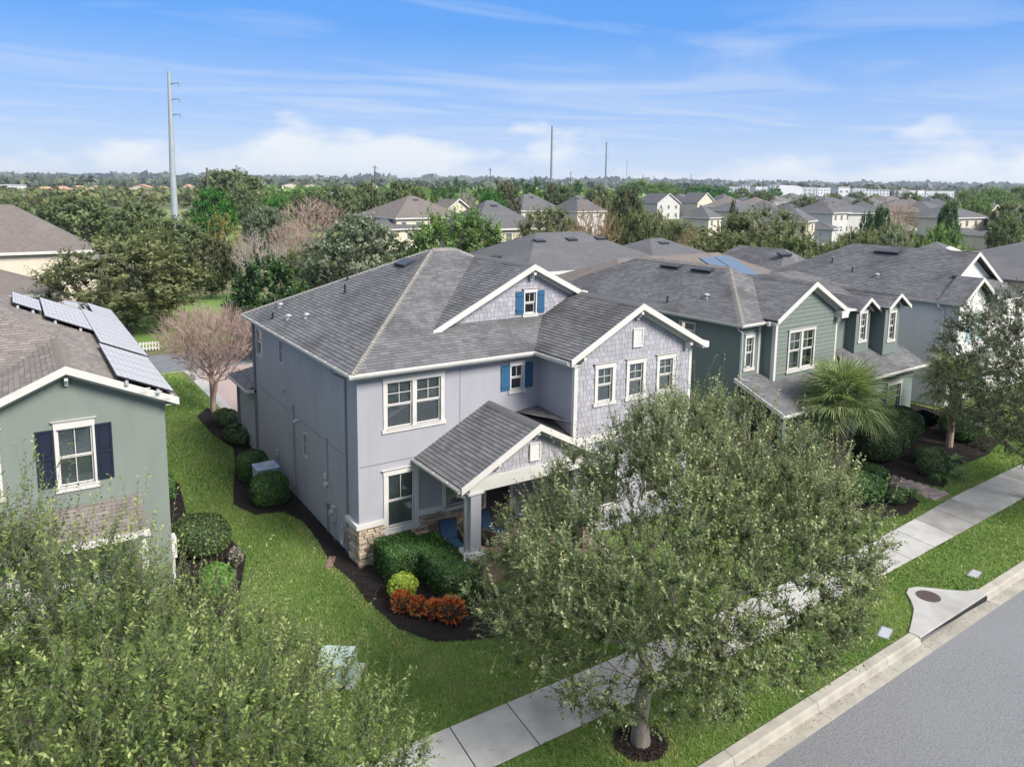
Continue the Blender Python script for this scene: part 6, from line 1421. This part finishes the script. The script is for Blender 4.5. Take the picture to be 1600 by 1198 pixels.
# tan-roofed house behind the green one with a blue solar heater
H3b = far_house(27.8, 10.3, 17.0, 5.6, 7.55, 'hip', 'cream', 'brown', 'tan hip roof with a blue solar heater panel behind the green house', math.radians(2), 73, d=8.6, win=False, nv=0)
def panel_on(root, x0, x1, f0, f1, ze, zr, d, o, label, mat=M_pv, h=.12, name='solar_panel'):
    m = MB(); y0, y1 = -o+(d/2+o)*f0, -o+(d/2+o)*f1; z0_, z1_ = ze+(zr-ze)*f0, ze+(zr-ze)*f1; n_ = V(0, -(zr-ze), d/2+o).normalized()*h
    m.prism([V(x0, y0, z0_)+n_*.4, V(x1, y0, z0_)+n_*.4, V(x1, y1, z1_)+n_*.4, V(x0, y1, z1_)+n_*.4], n_*.6); return m.build(name, mat, root)
M_sth = pmat('blue_collector', (0.10, 0.145, 0.21), (0.085, 0.125, 0.185), 3, rough=.5, spec=.3)
panel_on(H3b, 3.5, 5.1, .12, .86, 5.6, 7.55, 8.6, .4, '', M_sth, h=.07); panel_on(H3b, 2.0, 3.4, .60, .86, 5.6, 7.55, 8.6, .4, '', M_sth, h=.07)
# far-left tan-roofed house and its lower roof
far_house(-13.2, 56.3, 22.0, 5.8, 9.7, 'hip', 'cream', 'brown', 'tan-roofed two-storey house at the far left behind the sage house', math.radians(1), 74, d=13, win=False, nv=1)
far_house(-14.6, 50.0, 18.0, 2.9, 5.15, 'hip', 'cream', 'brown', 'lower tan roof attached in front of the far-left tan house', math.radians(1), 75, d=13, win=False, nv=0)
# cream house right behind the grey one, with a skylight and dark solar panels
H5 = far_house(61.5, 4.5, 13.0, 6.2, 8.4, 'hip', 'cream', 'grey', 'cream house with dark solar panels at the right edge behind the grey house', math.radians(90+3), 76, d=15, win=False, nv=2)
panel_on(H5, -6.0, -1.0, .12, .75, 6.2, 8.4, 15, .4, '', pmat('dark_pv', (0.02, 0.035, 0.075), None, rough=.15))
H6 = far_house(50.5, 4.6, 9.0, 6.0, 8.15, 'hip', 'cream', 'grey', 'grey roof with a bright white skylight panel behind the grey house ridge', math.radians(20), 77, d=9, win=False, nv=0)
panel_on(H6, -1.0, 1.2, .45, .85, 6.0, 8.0, 9, .4, '', M_white, name='skylight')
# horizon buildings
M_bw = pmat('pale_render', (0.66, 0.66, 0.68), (0.58, 0.58, 0.60), .05, rough=.8, rnd=.12); M_or = pmat('orange_tile', (0.42, 0.24, 0.15), (0.36, 0.21, 0.14), .1, rough=.9, rnd=.25)
for i, (x, y, w, h, k, l) in enumerate(BLDGS):
    t = empty('far_building', (x, y, 0), math.radians(-30+10*math.sin(i*5)), label=l, cat='building', group='buildings on the horizon'); m = MB(); d = max(10, w*.4)
    if k == 'box':
        m.box(-w/2, 0, 0, w/2, d, h); m.box(-w/2-.3, -.3, h, w/2+.3, d+.3, h+.4); m.build('wall', M_bw, t); g = MB()
        n = max(2, int(w/3.4))
        for q in range(n):
            for z_ in np.arange(2, h-1.5, 3.3): g.box(-w/2+(q+.3)*w/n, -.15, z_, -w/2+(q+.7)*w/n, -.05, z_+1.5)
        g.build('windows', pmat('far_glass', (0.15, 0.18, 0.22), None, rough=.3), t)
    elif k == 'arch':
        P = [(-w/2, 0, 0), (w/2, 0, 0)]+[(w/2*math.cos(a*math.pi/10), 0, h-2.5+2.5*math.sin(a*math.pi/10)) for a in range(11)]; m.prism(P, (0, d*2, 0)); m.build('hall', M_bw, t)
    else:
        m.box(-w/2, 0, 0, w/2, d, h-2.6); m.add([(-w/2, 0, h-2.6), (w/2, 0, h-2.6), (0, 0, h-.3)], [(0, 1, 2)]); m.build('wall', WM['cream'], t); r = MB(); slab(r, [V(-w/2-.5, -.5, h-2.7), V(0, -.5, h), V(0, d, h), V(-w/2-.5, d, h-2.7)], .2); slab(r, [V(w/2+.5, -.5, h-2.7), V(w/2+.5, d, h-2.7), V(0, d, h), V(0, -.5, h)], .2); r.build('roof', M_or, t)
# poles
for i, (x, y, h, k, l) in enumerate(POLES):
    t = empty('utility_pole', (x, y, 0), label=l, cat='pole', group='poles on the skyline'); m = MB(); r_ = .55 if k == 'steel' and h < 40 else .35
    m.tube([(0, 0, 0), (0, 0, h)], [r_, r_*.6], 10); m.build('shaft', M_metal if k == 'steel' else pmat('pole_wood', (0.10, 0.09, 0.08), None), t)
    if k == 'wood': m = MB(); m.beam((-1.2, 0, h-1.2), (1.2, 0, h-1.2), .25, .25); m.build('crossarm', MATS['pole_wood'], t)
    else:
        m = MB()
        for q in range(3): m.beam((0, 0, h-2-q*3), (.9, -.9, h-1.7-q*3), .15, .15)
        m.build('arm', M_metal, t)
t = empty('transmission_pole', (28.6, 197.0, 0), label='tall tapered steel transmission pole with three arms, left of centre', cat='pole')
m = MB(); m.tube([(0, 0, 0), (-.1, 0, 13), (.1, 0, 26), (.2, 0, 40)], [.95, .78, .6, .38], 14); m.build('shaft', pmat('weathered_steel', (0.40, 0.43, 0.46), (0.33, 0.36, 0.39), .6, rough=.5, metal=.3), t)
for z in (36.8, 32.8, 28.9): m = MB(); m.tube([(.15, 0, z), (1.0, -.6, z+.25), (2.2, -1.5, z+.35)], [.2, .15, .1], 8); a_ = m.build('arm', M_metal, t); m = MB(); m.tube([(2.2, -1.5, z+.35), (2.2, -1.5, z-.6)], .11, 8); m.build('insulator', M_metal, a_)
# boundary wall beyond the tan house, fence by the lane, blue-grey shed already among the buildings
t = empty('boundary_wall', (0, 0, 0), label='long pale cream wall with small piers beyond the far-left tan house', cat='wall'); m = MB(); m.beam((-30, 78, .95), (12.5, 87, .95), .2, 1.9); m.build('panel', M_crm, t)
for k in range(9): p = V(-30, 78, 0).lerp(V(12.5, 87, 0), k/8); m = MB(); m.box(p.x-.3, p.y-.3, 0, p.x+.3, p.y+.3, 2.15); m.build('pier', M_crm, t)
t = empty('picket_fence', (0, 0, 0), label='low white fence with pickets beyond the rear lane, left of the crape myrtle', cat='fence')
for z in (.2, .55): m = MB(); m.beam((-1.6, 37.1, z), (-.2, 37.0, z), .04, .09); m.build('rail', M_white, t)
for k in range(8): p = V(-1.6, 37.1, 0).lerp(V(-.2, 37.0, 0), k/7); m = MB(); m.box(p.x-.045, p.y-.05, .05, p.x+.045, p.y-.025, .68); m.build('picket', M_white, t)
sheet('back_garden_grass', [(-3, 38), (14, 36), (22, 60), (-2, 66)], .02, pmat('bright_grass', (0.10, 0.19, 0.03), (0.14, 0.22, 0.05), .6, rough=1))

# ------------------------------------------------------------------ trees beyond
def unit(seed, leafm, barkm=M_bark, nn=220, nsh=5, nl=9, ll=.085, lw=.05, sl=.17, cz=.53, cr=(.5, .5, .46), th=.09, upb=.7, outb=.6, tipt=.3, shell=0, ls=.35, tw=False, fn=None):
    """tree of height 1 and crown width about 1"""
    return make_tree('u', seed, 1, .5, (0, 0, cz), cr, th, nn, nsh, sl, nl, lw, ll, leafm, barkm, .028, upb=upb, outb=outb, twigs=tw, tipt=tipt, tn=5, wob=.01, leaf_shell=ls, fn=fn, vis=2)
def ramp4(a, b, c, d): return [(0, a), (.4, b), (.75, c), (1, d)]
LM = {
 'oak': leafmat('mid_oak', ramp4((.028, .040, .020), (.066, .086, .038), (.11, .132, .062), (.18, .195, .10)), gain=1.5),
 'oakl': leafmat('mid_olive', ramp4((.040, .050, .022), (.105, .120, .052), (.175, .19, .088), (.28, .29, .155))),
 'oakg': leafmat('mid_green', ramp4((.024, .045, .014), (.062, .105, .030), (.115, .17, .055), (.21, .27, .10)), gain=1.5),
 'bright': leafmat('mid_bright', ramp4((.015, .06, .010), (.035, .13, .018), (.07, .21, .03), (.13, .29, .055))),
 'dark': leafmat('mid_dark', ramp4((.020, .025, .014), (.045, .055, .028), (.085, .085, .045), (.16, .13, .07)), gain=1.5),
 'grey': leafmat('mid_grey', ramp4((.040, .050, .036), (.085, .100, .070), (.14, .16, .11), (.24, .26, .19)), gain=1.5),
 'ever': leafmat('mid_ever', ramp4((.008, .020, .010), (.018, .045, .016), (.045, .085, .022), (.15, .20, .05)), rough=.35, gain=1.4),
 'yellow': leafmat('mid_yellow', ramp4((.07, .07, .02), (.16, .15, .05), (.27, .23, .08), (.38, .30, .12))),
 'pine': leafmat('mid_pine', ramp4((.012, .035, .010), (.030, .085, .020), (.06, .14, .035), (.11, .20, .06))),
 'small': leafmat('mid_oak2', ramp4((.022, .033, .016), (.052, .070, .030), (.088, .108, .050), (.15, .165, .085)), gain=1.5),
}
U = {}
def protos(k):
    if k in U: return U[k]
    if k in ('oak', 'dark', 'small', 'grey', 'bright'): p = [unit(s+hash_(k), LM[k], nn=240, nsh=8, nl=13, ll=.036, lw=.023, sl=.12) for s in (1, 2)]
    elif k in ('oakl', 'oakg'): p = [unit(s+hash_(k), LM[k], nn=250, nsh=7, nl=15, ll=.032, lw=.018, sl=.15, upb=1.0, outb=.45) for s in (1, 2, 3)]
    elif k == 'ever': p = [unit(5, LM[k], nn=280, nsh=8, nl=13, ll=.036, lw=.024, sl=.12, cz=.48, cr=(.48, .48, .46), th=.05, fn=lambda q: np.hypot(q[:, 0], q[:, 1]) < 1.02-.55*np.clip(q[:, 2], 0, 1))]
    elif k == 'yellow': p = [unit(6, LM[k], nn=150, nsh=3, nl=7, ll=.04, lw=.025, sl=.14, barkm=M_wtwig, upb=1.2, ls=.5)]
    elif k == 'pine': p = [unit(s, LM[k], nn=46, nsh=9, nl=10, ll=.06, lw=.014, sl=.10, cz=.62, cr=(.42, .42, .40), th=.25, upb=.5, outb=.5, ls=.3) for s in (7, 8)]
    elif k == 'bare': p = [bare(9, 1, .5, 5, M_twig, 520, .028, cz=.55, flat=.46, th=.04), bare(12, 1, .5, 5, M_twig, 480, .028, cz=.55, flat=.46, th=.04)]
    elif k == 'barep': p = [bare(10, 1, .45, 5, M_wtwig, 330, .03, cz=.55, flat=.46, th=.04)]
    elif k == 'bareo': p = [bare(11, 1, .5, 5, pmat('orange_twig', (0.36, 0.24, 0.14), (0.28, 0.19, 0.12), 4), 360, .03, cz=.55, flat=.46, th=.04)]
    U[k] = p; return p
def hash_(k): return sum(ord(c) for c in k)
rgt = random.Random(8)
for i, (x, y, h, r_, k, l) in enumerate(TREES):
    p = protos(k); pr = p[i % len(p)]; s = max(r_*2, 1.2)*(.86 if y > 80 and x > 60 else 1)
    put_tree(pr, (x, y, 0), l, rz=rgt.uniform(0, 6.28), sc=(s*.96, s*.96, h*.93*(.90 if k in ('oak', 'oakl') and y < 100 else 1)), name={'bare': 'bare_tree', 'barep': 'bare_tree', 'bareo': 'bare_tree', 'pine': 'pine_tree', 'ever': 'evergreen_tree'}.get(k, 'tree'))
# far woods: thousands of leaf clumps on low rises, read as one mass
def woods(name, n, rngx, seed, mat, label=None):
    r = np.random.default_rng(seed); vs_, t_ = [], []
    for _ in range(n):
        px_, D, h, w = rngx(r)
        d = fwv+rrv*((px_-782.66)/1196.3); c = camv+d*D; c[2] = 0; m_ = 34
        q = r.normal(0, 1, (m_, 3)); q /= np.linalg.norm(q, axis=1, keepdims=True); q *= r.uniform(.75, 1.08, (m_, 1)); P = c+q*np.array([w/2, w/2, h*.45])+np.array([0, 0, h*.55]); P[:, 2] = np.maximum(P[:, 2], 0)
        nn_ = q+r.normal(0, .5, (m_, 3)); nn_ /= np.linalg.norm(nn_, axis=1, keepdims=True); a = np.cross(nn_, r.normal(0, 1, (m_, 3))); a /= np.linalg.norm(a, axis=1, keepdims=True); b = np.cross(nn_, a); s = (w*.17*r.uniform(.6, 1.4, m_))[:, None]
        vs_.append(np.stack([P-a*s, P+b*s*.8, P+a*s, P-b*s*.8], 1).reshape(-1, 3)); t_.append(np.clip(r.normal(.45+r.normal(0, .18), .16, m_), 0, 1))
    v = np.concatenate(vs_); t = np.concatenate(t_); me = npmesh(name, v, [np.arange(len(v)).reshape(-1, 4)], mat, tint=t); o = link(name, me); o['kind'] = 'stuff'; return o
fwv = np.array([math.sin(yaw), math.cos(yaw), 0.0]); fwv /= 1.0; rrv = np.array(r0); camv = np.array(CAM)
woods('far_woods', 1500, lambda r: (r.uniform(-150, 1750), r.uniform(900, 2600), r.uniform(9, 17), r.uniform(14, 34)), 1, leafmat('far_wood', ramp4((.035, .05, .03), (.055, .075, .04), (.085, .10, .055), (.13, .14, .08)), trans=.1))
woods('distant_ridge_woods', 900, lambda r: (r.uniform(-200, 1800), r.uniform(2800, 4600), r.uniform(22, 38), r.uniform(60, 120)), 2, MATS['far_wood'])
woods('town_trees', 170, lambda r: (r.uniform(-60, 330), r.uniform(330, 620), r.uniform(4, 8.5), r.uniform(5, 11)), 3, leafmat('town_tree', ramp4((.05, .065, .022), (.09, .11, .04), (.14, .15, .055), (.26, .20, .085)), trans=.15))
woods('mid_woods', 300, lambda r: (r.uniform(380, 1010), r.uniform(260, 620), r.uniform(6.5, 10.5), r.uniform(7, 13)), 4, LM['oakg'])
woods('suburb_trees', 150, lambda r: (r.uniform(1000, 1720), r.uniform(300, 800), r.uniform(4, 7.5), r.uniform(6, 11)), 5, LM['oak'])
woods('garden_shrubs', 90, lambda r: (r.uniform(140, 1600), r.uniform(85, 260), r.uniform(1.5, 3), r.uniform(3, 6)), 6, LM['oakl'])

# ------------------------------------------------------------------ haze
m = MB(); m.box(-5200, -700, -3.0, 5200, 6200, 60.0)
hz = m.build('haze', [], None); hz['kind'] = 'stuff'
hm = bpy.data.materials.new('haze_air'); hm.use_nodes = True; t_ = hm.node_tree; t_.nodes.clear(); o_ = N(t_, 'ShaderNodeOutputMaterial'); pv = N(t_, 'ShaderNodeVolumePrincipled')
pv.inputs['Color'].default_value = (0.80, 0.88, 1.0, 1); pv.inputs['Density'].default_value = 0.00013; pv.inputs['Anisotropy'].default_value = 0.2; t_.links.new(pv.outputs[0], o_.inputs['Volume']); hz.data.materials.append(hm)
